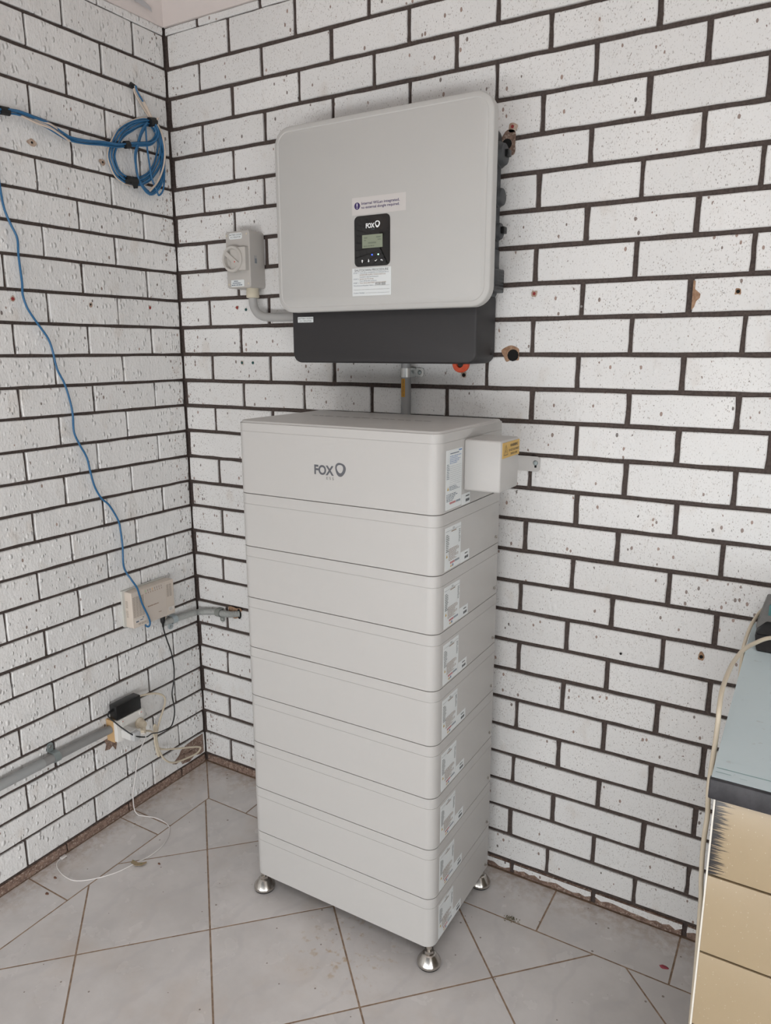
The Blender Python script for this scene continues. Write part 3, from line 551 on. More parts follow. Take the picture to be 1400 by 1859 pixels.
def build_module(z0):
    mo = empty('battery_module', (0.888, -0.25, z0), 'x', 'battery module', 'stacked battery modules')
    z1 = z0 + Mh - 0.0008; zm = case(mo, z0, z1)
    bprof([(0.0, zm + 0.0005), (0.0, z1 - 0.0008), (0.0006, z1 - 0.0002)], 'top_band', M_bat, mo)
    lab = slab(FX, -0.3930, -0.3105, z0 + 0.0045, z0 + 0.1035, BX1, BX1 + 0.0004, 0.001, 'rating_label', M_white, mo); tag(lab, 'white printed rating label')
    rn = random.Random(5); d = BX1 + 0.0007
    quads(FX, print_rows(-0.389, -0.368, z0 + 0.046, z0 + 0.088, 10, 0.95, 0.4, rn) + print_rows(-0.322, -0.3125, z0 + 0.058, z0 + 0.090, 8, 1.0, 0.4, rn) + [(-0.392, -0.3115, z0 + 0.0945, z0 + 0.0949)], d, 'label_print', M_ink, lab, 'stuff')
    quads(FX, print_rows(-0.374, -0.315, z0 + 0.024, z0 + 0.053, 9, 0.95, 0.4, rn) + [(-0.362, -0.336, z0 + 0.0905, z0 + 0.0925)], d, 'label_print', M_ink3, lab, 'stuff')
    text('FOX', FX, -0.355, z0 + 0.096, d, 0.0042, M_ink, lab, name='brand_lettering', width=0.009)
    quads(FX, [(-0.366 + i * 0.0062, -0.3615 + i * 0.0062, z0 + 0.0160, z0 + 0.0208) for i in range(4)], d, 'red_symbols', mat('red_symbol', '#b5585a', 0.5), lab)
    quads(FX, [(-0.340 + i * 0.006, -0.3362 + i * 0.006, z0 + 0.0160, z0 + 0.0208) for i in range(4)], d, 'grey_symbols', M_ink2, lab)
    quads(FX, [(-0.3535, -0.349, z0 + 0.0085, z0 + 0.0140)], d, 'blue_symbol', mat('blue_symbol', '#3d6a9c', 0.5), lab)
    for a, b, s in ((-0.3835, z0 + 0.034, 0.0075), (-0.3625, z0 + 0.0085, 0.0055), (-0.3565, z0 + 0.0085, 0.0055)):
        mesh('warning_triangle', [FX(a - s / 2, b, d), FX(a + s / 2, b, d), FX(a, b + s, d)], [(0, 1, 2)], mat('yellow_symbol', '#c2a046', 0.5), lab)
    l2 = slab(FX, -0.3085, -0.2605, z0 + 0.0035, z0 + 0.0292, BX1, BX1 + 0.0004, 0.0008, 'serial_label', M_white, mo)
    quads(FX, print_rows(-0.287, -0.265, z0 + 0.020, z0 + 0.0245, 1, 1.0, 0.6, rn) + [(-0.287 + i * 0.0042, -0.284 + i * 0.0042, z0 + 0.009, z0 + 0.0155) for i in range(5)], d, 'label_print', M_ink, l2, 'stuff')
    s = lathe([(0.0036, 0), (0.0036, 0.004), (0.0028, 0.005)], (BX1, -0.096, z0 + 0.020), 'x', 'screw', M_steel, mo, 12)
    return mo
base_mod = build_module(SZ[2])
for i in range(8):
    z0 = SZ[i + 2]
    mo = base_mod if i == 0 else copy_tree(base_mod, None, Vector((0, 0, z0 - SZ[2])))
    mods.append(mo)
    mo['label'] = ('pale grey battery module with printed side label, ' + PLACE[i]) if i < 7 else 'lowest pale grey battery module, standing on steel levelling feet'
bot = mods[7]
for x, y in ((1.155, -0.414), (0.6235, -0.413), (1.153, -0.086), (0.6235, -0.086)):
    ft = lathe([(0.0302, 0.0045), (0.0305, 0.009), (0.0295, 0.0125), (0.0165, 0.031), (0.0135, 0.033)], (x, y, 0), 'z', 'levelling_foot', M_steel, bot, 32, 20)
    lathe([(0.0285, 0.0002), (0.0295, 0.0046)], (x, y, 0), 'z', 'rubber_pad', M_rub, ft, 28)
    lathe([(0.0125, 0.033), (0.0125, 0.0425)], (x, y, 0), 'z', 'hex_nut', M_steel, ft, 6, None)
    lathe([(0.0075, 0.0425), (0.0075, 0.0572)], (x, y, 0), 'z', 'stem', M_steel, ft, 16)
ctl = empty('battery_controller', (0.888, -0.25, SZ[1]), 'topmost taller unit of the battery stack with FOX ESS lettering on its front', 'battery controller')
zm = case(ctl, SZ[1], SZ[0])
bprof([(0.0, zm + 0.0005), (0.0, SZ[0] - 0.0065), (0.0010, SZ[0] - 0.0055), (0.0030, SZ[0] - 0.0050), (0.0042, SZ[0] - 0.0035), (0.0055, SZ[0] - 0.0012), (0.0085, SZ[0])], 'lid', M_bat, ctl)
quads(FZ, [(a, b, -0.2320, -0.2250) for a, b in ((0.695, 0.713), (0.718, 0.732), (0.736, 0.762), (0.772, 0.790), (0.794, 0.812), (0.824, 0.846), (0.850, 0.874), (0.884, 0.902), (0.906, 0.930), (0.934, 0.946), (0.956, 0.974), (0.978, 0.992), (1.004, 1.024), (1.028, 1.048))], SZ[0] + 0.0003, 'lid_print', mat('grey_print', '#6f6c6a', 0.6), ctl)
fox(FY, 0.8426, 1.2288, 0.0212, 0.0555, -BY0 + 0.0004, mat('slate_print', '#5a5b60', 0.5), ctl, mat('grey_print', '#6f6c6a', 0.6))
d = BX1 + 0.0007; rn = random.Random(9)
lab = slab(FX, -0.3945, -0.3120, 1.1676, 1.300, BX1, BX1 + 0.0004, 0.001, 'rating_label', M_white, ctl); tag(lab, 'tall white printed data label')
quads(FX, [(-0.375, -0.330, 1.2905, 1.2925)] + print_rows(-0.391, -0.375, 1.235, 1.270, 9, 1.0, 0.4, rn) + print_rows(-0.377, -0.318, 1.209, 1.220, 4, 0.9, 0.45, rn) + print_rows(-0.391, -0.315, 1.185, 1.203, 5, 0.8, 0.45, rn) + [(-0.376, -0.315, 1.2225 + i * 0.0045, 1.2228 + i * 0.0045) for i in range(10)], d, 'label_print', M_ink2, lab, 'stuff')
quads(FX, print_rows(-0.376, -0.315, 1.268, 1.2875, 5, 1.0, 0.55, rn), d, 'blue_print', mat('pale_blue_print', '#93a6c4', 0.5), lab)
quads(FX, [(-0.331, -0.315, 1.2945, 1.2975)], d, 'blue_print', mat('blue_print', '#5f82b5', 0.5), lab)
quads(FX, [(-0.374 + i * 0.0062, -0.3695 + i * 0.0062, 1.1785, 1.1832) for i in range(5)], d, 'red_symbols', mat('red_symbol', '#b5585a', 0.5), lab)
quads(FX, [(-0.341 + i * 0.006, -0.3372 + i * 0.006, 1.1785, 1.1832) for i in range(4)], d, 'grey_symbols', M_ink2, lab)
mesh('warning_triangle', [FX(-0.388, 1.211, d), FX(-0.380, 1.211, d), FX(-0.384, 1.219, d)], [(0, 1, 2)], mat('yellow_symbol', '#c2a046', 0.5), lab)
l2 = slab(FX, -0.3095, -0.2635, 1.1645, 1.1900, BX1, BX1 + 0.0004, 0.0008, 'serial_label', M_white, ctl)
quads(FX, print_rows(-0.288, -0.267, 1.181, 1.1855, 1, 1.0, 0.6, rn) + [(-0.288 + i * 0.0042, -0.285 + i * 0.0042, 1.170, 1.1765) for i in range(5)], d, 'label_print', M_ink, l2, 'stuff')
cc = box(1.1695, 1.259, -0.3022, -0.188, 1.1990, 1.3165, 'cable_cover', M_bat, ctl, 0.0055, 3)
yl = slab(FX, -0.2937, -0.1904, 1.2765, 1.3112, 1.259, 1.2602, 0.0006, 'warning_plate', M_yel, cc); tag(yl, 'yellow engraved warning plate')
dy = 1.2605
text('WARNING', FX, -0.250, 1.2990, dy, 0.0068, M_ink, yl, width=0.049, bold=0.015); text('DO NOT DISCONNECT', FX, -0.2585, 1.2890, dy, 0.0052, M_ink, yl, width=0.066); text('UNDER LOAD', FX, -0.246, 1.2805, dy, 0.0050, M_ink, yl, width=0.041)
def tri_ring(a, b, s, w):
    V = []; F = []
    for k in (s, s - w): V += [FX(a + k * math.cos(t_), b + k * 1.05 * math.sin(t_), dy) for t_ in (math.radians(90), math.radians(210), math.radians(330))]
    for i in range(3): j = (i + 1) % 3; F.append((i, j, 3 + j, 3 + i))
    mesh('warning_triangle', V, F, M_ink, yl)
tri_ring(-0.2755, 1.2905, 0.0150, 0.0022)
poly(FX, [(-0.2745, 1.2975), (-0.2785, 1.2900), (-0.2757, 1.2905), (-0.2765, 1.2845), (-0.2730, 1.2915), (-0.2755, 1.2910)], dy, 'bolt_symbol', M_ink, yl)
# bracket that ties the controller to the wall
br = slab(FY, 1.150, 1.2488, 1.2055, 1.2448, 0.0016, 0.0045, 0.008, 'wall_bracket', M_bat, ctl)
box(1.150, 1.153, -0.0725, -0.0016, 1.2055, 1.2448, 'bracket_arm', M_bat, br)
quads(FY, [(1.2352, 1.2408, 1.2160, 1.2280)], 0.0048, 'slot', M_hole, br)
lathe([(0.0066, 0), (0.0066, 0.002), (0.0045, 0.0042), (0.0015, 0.0045)], (1.238, -0.0045, 1.2282), 'y', 'screw', M_galv, br, 12)

# ---------------------------------------------------------------- modem, socket, adapter, cables on the side wall
M_cr = mat('cream_modem_plastic', '#cfc4b8', 0.45); M_slot = mat('shadow_slot', '#8d8379', 0.7); M_wht = mat('white_plastic', '#dcdad5', 0.4)
M_blue = mat('blue_cable_sheath', '#2a648f', 0.4); M_cable = mat('cream_cable_sheath', '#cbbcae', 0.45); M_cord = mat('beige_flex', '#cfc3ae', 0.45); M_blk = mat('black_flex', '#151617', 0.4); M_wc = mat('white_flex', '#d9d5d2', 0.4)
mdm = empty('modem', (0.02, -0.235, 0.642), 'cream wall-mounted modem with vent slots and a row of indicator lights', 'modem')
slab(FX, -0.3300, -0.1500, 0.6440, 0.7660, 0.0015, 0.0095, 0.004, 'wall_plate', mat('pale_grey_plastic', '#c6c6c0', 0.5), mdm)
bd = slab(FX, -0.3208, -0.1425, 0.6425, 0.7625, 0.0095, 0.0400, 0.004, 'body', M_cr, mdm, bev=0.002)
slab(FX, -0.2680, -0.1790, 0.6440, 0.7610, 0.0399, 0.0406, 0.001, 'centre_panel', mat('modem_panel', '#c6bcb2', 0.4), mdm)
quads(FX, [(-0.3165 + 0.0118 * i, -0.3065 + 0.0118 * i, 0.6785 + 0.0036 * j, 0.6800 + 0.0036 * j) for i in range(4) for j in range(19)] + [(-0.1745 + 0.0115 * i, -0.1650 + 0.0115 * i, 0.7080 + 0.0036 * j, 0.7095 + 0.0036 * j) for i in range(2) for j in range(12)] + [(-0.300 + 0.0118 * i, -0.290 + 0.0118 * i, 0.650 + 0.0036 * j, 0.6515 + 0.0036 * j) for i in range(3) for j in range(2)], 0.0403, 'vent_slots', M_slot, mdm, 'stuff')
for i in range(8): slab(FX, -0.2640 + 0.0095 * i, -0.2622 + 0.0095 * i, 0.7500, 0.7575, 0.0405, 0.0410, 0.0005, 'indicator_light', mat('led_green_small', '#8fd08a', 0.4) if i == 0 else mat('led_amber_small', '#e0a552', 0.4) if i == 3 else M_slot, mdm, seg=2)
quads(FX, [(-0.263 + 0.0095 * i, -0.2605 + 0.0095 * i, 0.744, 0.7475) for i in range(8)] + print_rows(-0.258, -0.206, 0.6965, 0.7015, 1, 1.0, 0.6) + print_rows(-0.215, -0.200, 0.666, 0.669, 1, 1.0, 0.6), 0.0412, 'printed_name', M_ink3, mdm)
ml = slab(FX, -0.3120, -0.2720, 0.6585, 0.6735, 0.040, 0.0406, 0.0005, 'modem_label', mat('pale_print', '#d5cec6', 0.5), mdm); quads(FX, [(-0.292, -0.280, 0.6635, 0.6660), (-0.309, -0.298, 0.660, 0.6645), (-0.282, -0.277, 0.669, 0.6725)], 0.0409, 'label_print', M_ink2, ml)
ml = slab(FX, -0.170, -0.1465, 0.6560, 0.6700, 0.040, 0.0406, 0.0005, 'modem_label', mat('pale_print', '#d5cec6', 0.5), mdm); quads(FX, print_rows(-0.168, -0.149, 0.658, 0.668, 3, 1.0, 0.3), 0.0409, 'label_print', M_ink2, ml)
for z in (0.722, 0.690): quads(lambda a, b, dd: (a, -0.3210, b), [(0.012, 0.022, z - 0.012 + 0.004 * k, z - 0.0105 + 0.004 * k) for k in range(6)], 0, 'side_slots', M_slot, mdm, 'stuff')
# long blue data cable down the wall to the modem
P = [(0.012, y, z) for y, z in ((-0.640, 2.088), (-0.615, 2.075), (-0.606, 2.04), (-0.602, 1.98), (-0.6003, 1.9148), (-0.595, 1.865), (-0.582, 1.83), (-0.5674, 1.7972), (-0.5688, 1.753), (-0.5667, 1.6878), (-0.5683, 1.6564), (-0.5585, 1.6219), (-0.5344, 1.5854), (-0.5058, 1.5442), (-0.495, 1.5073), (-0.4871, 1.4623), (-0.4676, 1.42), (-0.455, 1.3694), (-0.4507, 1.331), (-0.4518, 1.284), (-0.4381, 1.2479), (-0.4169, 1.206), (-0.4086, 1.1603), (-0.3976, 1.1135), (-0.3773, 1.0758), (-0.3523, 1.0504), (-0.3237, 0.9977), (-0.3173, 0.958), (-0.3151, 0.9091), (-0.3173, 0.8559))] + \
    [(0.030, -0.3255, 0.835), (0.046, -0.3185, 0.807), (0.049, -0.3030, 0.7785), (0.049, -0.2945, 0.7492), (0.049, -0.2875, 0.7217), (0.049, -0.278, 0.698), (0.050, -0.2674, 0.6708), (0.047, -0.259, 0.646), (0.038, -0.257, 0.6305), (0.028, -0.259, 0.6300), (0.024, -0.260, 0.6420)]
tag(tube(P, 0.0030, 'data_cable', M_blue, None, 8, 5), 'single blue data cable winding down the side wall to the modem', 'cable')
# coil of blue and white cables near the cornice
coil = empty('cable_coil', (0.02, -0.15, 1.98), 'taped coil and bundle of blue and white cables high on the side wall', 'cable coil')
LOOP = [(-0.0895, 2.1866), (-0.1244, 2.1783), (-0.1672, 2.157), (-0.2021, 2.1306), (-0.227, 2.0995), (-0.2422, 2.0672), (-0.2399, 2.0422), (-0.2251, 2.0194), (-0.2016, 2.007), (-0.1688, 2.0054), (-0.1397, 2.0126), (-0.1061, 2.0322), (-0.0761, 2.065), (-0.0594, 2.0995), (-0.0509, 2.1343), (-0.0565, 2.1639), (-0.0766, 2.1821)]
LOOP2 = [(-0.1118, 2.1738), (-0.1322, 2.1503), (-0.148, 2.1187), (-0.162, 2.0783), (-0.1609, 2.0353), (-0.1483, 2.0034), (-0.1187, 1.9816), (-0.0877, 1.9966), (-0.0651, 2.0339), (-0.0518, 2.0913), (-0.0512, 2.1303), (-0.0617, 2.1665), (-0.0819, 2.1828)]
LOOP3 = [(-0.1148, 2.1693), (-0.1171, 2.1161), (-0.1134, 2.0693), (-0.1039, 2.0268), (-0.0882, 1.9906), (-0.0781, 1.9805), (-0.0623, 2.0029), (-0.0525, 2.052), (-0.050, 2.10), (-0.056, 2.155), (-0.085, 2.186)]
rk = random.Random(21)
def strand(pts, m, off, x, closed=False, j=0.0012, r=0.0027, taper=None):
    n = len(pts); P = []
    cy = sum(p[0] for p in pts) / n; cz = sum(p[1] for p in pts) / n
    for i, (y, z) in enumerate(pts):
        v = Vector((y - cy, z - cz)); L = v.length or 1; k = off * (taper(i / (n - 1)) if taper else 1.0)
        P.append((x + rk.uniform(-0.002, 0.002), y + v.x / L * k + rk.uniform(-j, j), z + v.y / L * k + rk.uniform(-j, j)))
    tube(P, r, 'white_cable' if m is M_cable else 'blue_cable', m, coil, 7, 5, closed)
for k, (off, x) in enumerate(((0.0, 0.014), (-0.006, 0.018), (0.005, 0.018), (-0.011, 0.012), (0.010, 0.012))): strand(LOOP, M_blue, off, x, True)
strand(LOOP, M_cable, 0.013, 0.011, True, r=0.0022)
for off, x in ((0.0, 0.021), (-0.006, 0.017), (0.004, 0.024)): strand(LOOP2, M_blue, off, x)
strand(LOOP3, M_blue, 0.0, 0.022)
WH = [(-0.072, 2.200), (-0.078, 2.1882), (-0.0611, 2.1656), (-0.0525, 2.1387), (-0.0527, 2.1038), (-0.0618, 2.063), (-0.0876, 2.0192), (-0.1229, 1.9859)]
strand(WH, M_cable, 0.0, 0.029, r=0.0029, j=0.0003)
BUN = [(-0.95, 2.088), (-0.75, 2.092), (-0.5871, 2.0939), (-0.5658, 2.0983), (-0.5335, 2.1019), (-0.4901, 2.0978), (-0.4518, 2.0938), (-0.4108, 2.0803), (-0.3871, 2.0739), (-0.3366, 2.0772), (-0.2792, 2.0855), (-0.2315, 2.0910), (-0.1963, 2.0995), (-0.155, 2.1103), (-0.107, 2.1226), (-0.0813, 2.1416), (-0.0741, 2.1623), (-0.0833, 2.1791)]
for k, (dz, x, sag, m) in enumerate(((0.0, 0.024, 0.0, M_blue), (0.0045, 0.020, 0.002, M_blue), (-0.0045, 0.022, -0.004, M_blue), (0.002, 0.030, -0.002, M_blue), (-0.003, 0.020, -0.009, M_cable), (0.003, 0.018, -0.004, M_cable))):
    pts = [(y, z + dz + sag * math.exp(-((y + 0.46) / 0.07) ** 2)) for y, z in BUN]
    tube([(x + (0.013 * math.exp(-((y + 0.45) / 0.05) ** 2) if m is M_cable else 0) + rk.uniform(-0.0015, 0.0015), y, z + rk.uniform(-0.0008, 0.0008)) for y, z in pts], 0.0027, 'white_cable' if m is M_cable else 'blue_cable', m, coil, 7, 5)
DROP = [(-0.1425, 2.272), (-0.137, 2.258), (-0.1164, 2.236), (-0.1027, 2.219), (-0.081, 2.192)]
for k, (dy_, dz_, x, m) in enumerate(((0.008, 0.006, 0.012, M_blue), (0.0, 0.0, 0.016, M_cable), (-0.005, -0.004, 0.012, M_cable), (0.003, 0.002, 0.018, M_cable), (-0.002, 0.0, 0.020, M_blue))):
    L = len(DROP) if k != 4 else 3
    tube([(x, y + dy_ * math.sin(math.pi * i / 4), z + dz_ * math.sin(math.pi * i / 4)) for i, (y, z) in enumerate(DROP[:L])], 0.0028, 'white_cable' if m is M_cable else 'blue_cable', m, coil, 7, 5)
M_tape = mat('black_tape', '#161616', 0.5)
def tape(c, ay, az, ln, r, ax=0.6):       # short flattened sleeve round the strands
    dv = Vector((0, ay, az)).normalized(); c = Vector(c); up = Vector((1, 0, 0)); sd = dv.cross(up)
    V = []; F = []; n = 12
    for k in (-0.5, 0.5):
        for i in range(n):
            t_ = 2 * math.pi * i / n; V.append(c + dv * ln * k + sd * r * math.cos(t_) + up * r * ax * math.sin(t_))
    for i in range(n): j = (i + 1) % n; F.append((i, j, n + j, n + i))
    F += [tuple(range(n - 1, -1, -1)), tuple(range(n, 2 * n))]
    mesh('tape_wrap', V, F, M_tape, coil, 40, fix=True)
tape((0.018, -0.0868, 2.1873), 0.9, 0.2, 0.024, 0.013, 1.1); tape((0.026, -0.1963, 2.0995), 0.95, 0.25, 0.018, 0.0105, 0.9); tape((0.024, -0.575, 2.0955), 1, 0.1, 0.024, 0.0105, 0.9); tape((0.016, -0.1814, 2.0060), 1, 0.05, 0.042, 0.012, 0.9)
tape((0.011, -0.1440, 2.2720), 1, -0.25, 0.020, 0.007, 0.8)
poly(FX, [(-0.190, 2.003), (-0.163, 2.000), (-0.166, 1.986), (-0.182, 1.982)], 0.026, 'tape_tail', M_tape, coil); poly(FX, [(-0.215, 1.999), (-0.190, 2.012), (-0.188, 2.002), (-0.207, 1.990)], 0.026, 'tape_tail', M_tape, coil)
# corrugated conduit round the corner
def flex(P, r, parent, name):                      # evenly spaced ribs
    S = spline(P, 40); Q = [S[0]]; acc = 0.0; step = 0.0031
    for a, b in zip(S[:-1], S[1:]):
        L = (b - a).length; t_ = step - acc
        while t_ <= L: Q.append(a + (b - a) * (t_ / L)); t_ += step
        acc = (acc + L) % step
    return tube(Q, r, name, mat('corrugated_grey', '#9d9f9c', 0.5), parent, 12, 1, rfun=lambda i: r * (1.0 if i % 2 else 0.80))
fl = flex([(0.022, -0.178, 0.6125), (0.017, -0.1582, 0.6117), (0.0155, -0.1135, 0.6078), (0.0155, -0.0675, 0.6050), (0.020, -0.032, 0.6030), (0.034, -0.020, 0.6040), (0.0582, -0.0160, 0.6085), (0.096, -0.0150, 0.6149), (0.1282, -0.015, 0.6154), (0.1693, -0.014, 0.6185), (0.192, -0.007, 0.622), (0.202, 0.001, 0.6225)], 0.0118, None, 'corrugated_conduit')
tag(fl, 'grey corrugated conduit bending round the corner into a broken brick', 'conduit')
def small_saddle(fm, a, b, da, db, label, m, dc=0.0155, r=0.0126):
    s = empty('conduit_saddle', fm(a, b, 0.002), label, 'saddle clip')
    prof = [(r, 0.002)] + [(r * math.cos(math.pi * i / 10), dc + r * math.sin(math.pi * i / 10)) for i in range(11)] + [(-r, 0.002)]
    pro2 = [(r + 0.0016, 0.002)] + [((r + 0.0016) * math.cos(math.pi * i / 10), dc + (r + 0.0016) * math.sin(math.pi * i / 10)) for i in range(11)] + [(-r - 0.0016, 0.002)]
    n = len(prof); V = []; F = []
    for w in (-0.010, 0.010):
        for pf in (prof, pro2): V += [fm(a + w, b + q[0], q[1]) for q in pf]
    for i in range(n - 1):
        F += [(i, i + 1, n + i + 1, n + i), (2 * n + i, 2 * n + i + 1, 3 * n + i + 1, 3 * n + i), (n + i, n + i + 1, 3 * n + i + 1, 3 * n + i), (i, i + 1, 2 * n + i + 1, 2 * n + i)]
    mesh('strap', V, F, m, s, 40, fix=True)
    z0, z1 = (b + r, b + db) if db > 0 else (b + db, b - r)
    slab(fm, a - 0.010 + da, a + 0.010 + da, z0, z1, 0.0025, 0.0045, 0.008, 'flange', m, s)
    lathe([(0.0042, 0), (0.0042, 0.0012), (0.002, 0.002)], fm(a + da, (z0 + z1) / 2 + (0.003 if db > 0 else -0.003), 0.0045), 'y' if fm is FY else 'x', 'screw', M_zinc, s, 10)
small_saddle(FY, 0.1185, 0.6155, 0.003, -0.036, 'grey saddle clip on the corrugated conduit beside the broken brick', mat('clip_grey', '#8d918c', 0.5, metal=0.3))
small_saddle(FX, -0.130, 0.6085, -0.004, -0.036, 'zinc saddle clip on the corrugated conduit next to the modem', mat('clip_zinc', '#a9b4b8', 0.4, metal=0.4))
# lower grey conduit with saddle
cd_ = tube([(0.020, -1.25, 0.343), (0.020, -0.9, 0.343), (0.020, -0.7, 0.3415), (0.020, -0.55, 0.340), (0.0195, -0.4265, 0.336)], 0.0128, 'wall_conduit', M_pvc2, None, 14, 2)
tag(cd_, 'long grey conduit along the side wall ending at the power outlet', 'conduit')
cp = tube([(0.020, -1.0, 0.343), (0.020, -0.85, 0.343), (0.020, -0.662, 0.3415)], 0.0140, 'coupling', mat('coupling_grey', '#9a9c9c', 0.45), cd_, 14, 2)
small_saddle(FX, -0.621, 0.3408, -0.004, 0.042, 'galvanised saddle clip holding the long conduit at the side wall', M_galv, 0.020, 0.0136)
# double outlet on a timber block
gpo = empty('power_outlet', (0.025, -0.37, 0.295), 'white double power outlet on a timber block with switches and plugs in it', 'power outlet')
M_pine = mat('pine_timber', '#c9a678', 0.6, var=0.18, vscale=40)
slab(FX, -0.4245, -0.3160, 0.2925, 0.3665, 0.0015, 0.034, 0.001, 'timber_block', M_pine, gpo)
slab(FX, -0.4225, -0.3130, 0.2950, 0.3675, 0.034, 0.0480, 0.003, 'face_plate', M_wht, gpo, bev=0.0015)
for a in (-0.3995, -0.3255):
    sw = slab(FX, a - 0.0065, a + 0.0065, 0.3500, 0.3640, 0.048, 0.0505, 0.0035, 'switch_rocker', M_wht, gpo, bev=0.0008)
    quads(FX, [(a - 0.0022, a + 0.0022, 0.3585, 0.3608)], 0.0508, 'red_mark', mat('red_print', '#c8452f', 0.5), sw)
M_chg = mat('grey_white_plastic', '#d3d2ce', 0.35)
uc = empty('usb_charger', (0.048, -0.394, 0.315), 'white usb charger plugged into the outlet with a thin white lead', 'charger')
slab(FX, -0.4100, -0.3800, 0.3060, 0.3380, 0.0505, 0.092, 0.006, 'charger_body', M_chg, uc, bev=0.002)
slab(FX, -0.4085, -0.3815, 0.3075, 0.3365, 0.092, 0.108, 0.006, 'charger_end', mat('light_grey_plastic', '#bcbdbd', 0.35), uc, bev=0.003)
pg = lathe([(0.017, 0.0), (0.0175, 0.005), (0.013, 0.010), (0.012, 0.022), (0.008, 0.028)], (0.0485, -0.336, 0.325), 'x', 'mains_plug', M_cord, None, 18)
tag(pg, 'cream round mains plug in the outlet beside the usb charger', 'plug')
slab(FX, -0.342, -0.330, 0.290, 0.321, 0.060, 0.074, 0.004, 'cord_grip', M_cord, pg, bev=0.003)
psu = empty('power_adapter', (0.028, -0.37, 0.367), 'black power adapter brick resting on top of the power outlet', 'adapter')
box(0.0120, 0.0455, -0.4170, -0.3190, 0.3682, 0.4165, 'adapter_body', M_blackp, psu, 0.003)
lathe([(0.004, 0), (0.0035, 0.010), (0.0025, 0.016)], (0.030, -0.4170, 0.402), 'y', 'strain_relief', M_blk, psu, 12)
P = [(0.030, -0.4335, 0.402), (0.036, -0.441, 0.392), (0.050, -0.434, 0.377), (0.075, -0.422, 0.353), (0.105, -0.404, 0.328), (0.105, -0.36, 0.302), (0.075, -0.310, 0.281), (0.050, -0.259, 0.254), (0.045, -0.2219, 0.2462), (0.045, -0.1992, 0.2479), (0.042, -0.1840, 0.265), (0.036, -0.172, 0.287), (0.032, -0.1690, 0.310), (0.030, -0.1712, 0.333), (0.030, -0.1719, 0.3562), (0.030, -0.1640, 0.385), (0.030, -0.1586, 0.4058), (0.030, -0.1556, 0.4412), (0.030, -0.1621, 0.4981), (0.030, -0.1776, 0.5503), (0.030, -0.1883, 0.590), (0.030, -0.1905, 0.606)]
tag(tube(P, 0.0022, 'adapter_lead', M_blk, None, 8, 5), 'thin black lead looping from the power adapter up to the modem', 'cable')
pc = lathe([(0.0035, 0.0), (0.0045, 0.012), (0.0075, 0.018), (0.0085, 0.024), (0.0085, 0.038)], (0.030, -0.1905, 0.604), 'z', 'modem_connector', M_blackp, None, 12)
tag(pc, 'black plug connector under the modem', 'connector')
tag(tube([(0.022, -0.172, 0.642), (0.020, -0.168, 0.632), (0.020, -0.172, 0.622), (0.022, -0.180, 0.6135)], 0.0022, 'phone_lead', M_cable, None, 7, 5), 'short cream lead between modem and corrugated conduit', 'cable')
# cream mains cord: from adapter, looped and bunched, back to the plug
P = [(0.030, -0.3190, 0.405), (0.030, -0.295, 0.4007), (0.030, -0.2585, 0.3909), (0.030, -0.2262, 0.3751), (0.030, -0.2075, 0.3561), (0.030, -0.2062, 0.3334), (0.030, -0.2199, 0.3071), (0.030, -0.2345, 0.281), (0.030, -0.2466, 0.2539), (0.030, -0.2541, 0.2246), (0.030, -0.252, 0.205), (0.030, -0.2473, 0.1850), (0.030, -0.225, 0.168), (0.030, -0.167, 0.1415), (0.030, -0.0931, 0.1102), (0.029, -0.0600, 0.0930), (0.028, -0.0555, 0.0840), (0.030, -0.070, 0.0775), (0.030, -0.0957, 0.0781), (0.030, -0.162, 0.089), (0.032, -0.2022, 0.1062), (0.034, -0.2312, 0.1365), (0.036, -0.2480, 0.168), (0.036, -0.2560, 0.20), (0.036, -0.2605, 0.24), (0.036, -0.2580, 0.268), (0.036, -0.262, 0.280), (0.036, -0.266, 0.268), (0.036, -0.262, 0.22), (0.036, -0.2560, 0.17), (0.036, -0.2535, 0.158), (0.036, -0.2590, 0.170), (0.036, -0.2660, 0.213), (0.038, -0.2690, 0.243), (0.044, -0.2850, 0.268), (0.058, -0.322, 0.292), (0.066, -0.336, 0.300)]
tag(tube(P, 0.0034, 'appliance_cable', M_cord, None, 8, 5), 'cream mains cord looped and bunched below the power adapter', 'cord')
lathe([(0.009, 0.0), (0.009, 0.018), (0.005, 0.026)], (0.030, -0.3188, 0.402), 'y', 'cord_plug', M_cord, psu, 12).location.y += 0.0
P = [(0.104, -0.380, 0.3225), (0.112, -0.372, 0.322), (0.112, -0.366, 0.315), (0.098, -0.3585, 0.29), (0.060, -0.3395, 0.25), (0.045, -0.341, 0.222), (0.036, -0.3475, 0.18), (0.032, -0.357, 0.125), (0.030, -0.3671, 0.0816), (0.030, -0.3694, 0.045), (0.032, -0.368, 0.016), (0.044, -0.366, 0.0035), (0.060, -0.3616, 0.0022), (0.1111, -0.3469, 0.0022), (0.1696, -0.3528, 0.0022), (0.2084, -0.3855, 0.0022), (0.2321, -0.4354, 0.0022), (0.234, -0.4902, 0.0022), (0.2226, -0.5312, 0.0022), (0.2069, -0.588, 0.0022), (0.1723, -0.6406, 0.0022), (0.1313, -0.6737, 0.0022), (0.0855, -0.6777, 0.0022), (0.0402, -0.6668, 0.0022), (0.0175, -0.6523, 0.0022), (0.0125, -0.6385, 0.0030)]
usb = tube(P, 0.0018, 'charging_lead', M_wc, None, 8, 6); tag(usb, 'thin white charging lead hanging from the usb charger and curling on the tiles', 'cable')
box(0.006, 0.018, -0.636, -0.617, 0.0006, 0.006, 'lead_plug', M_wc, usb, 0.0015)
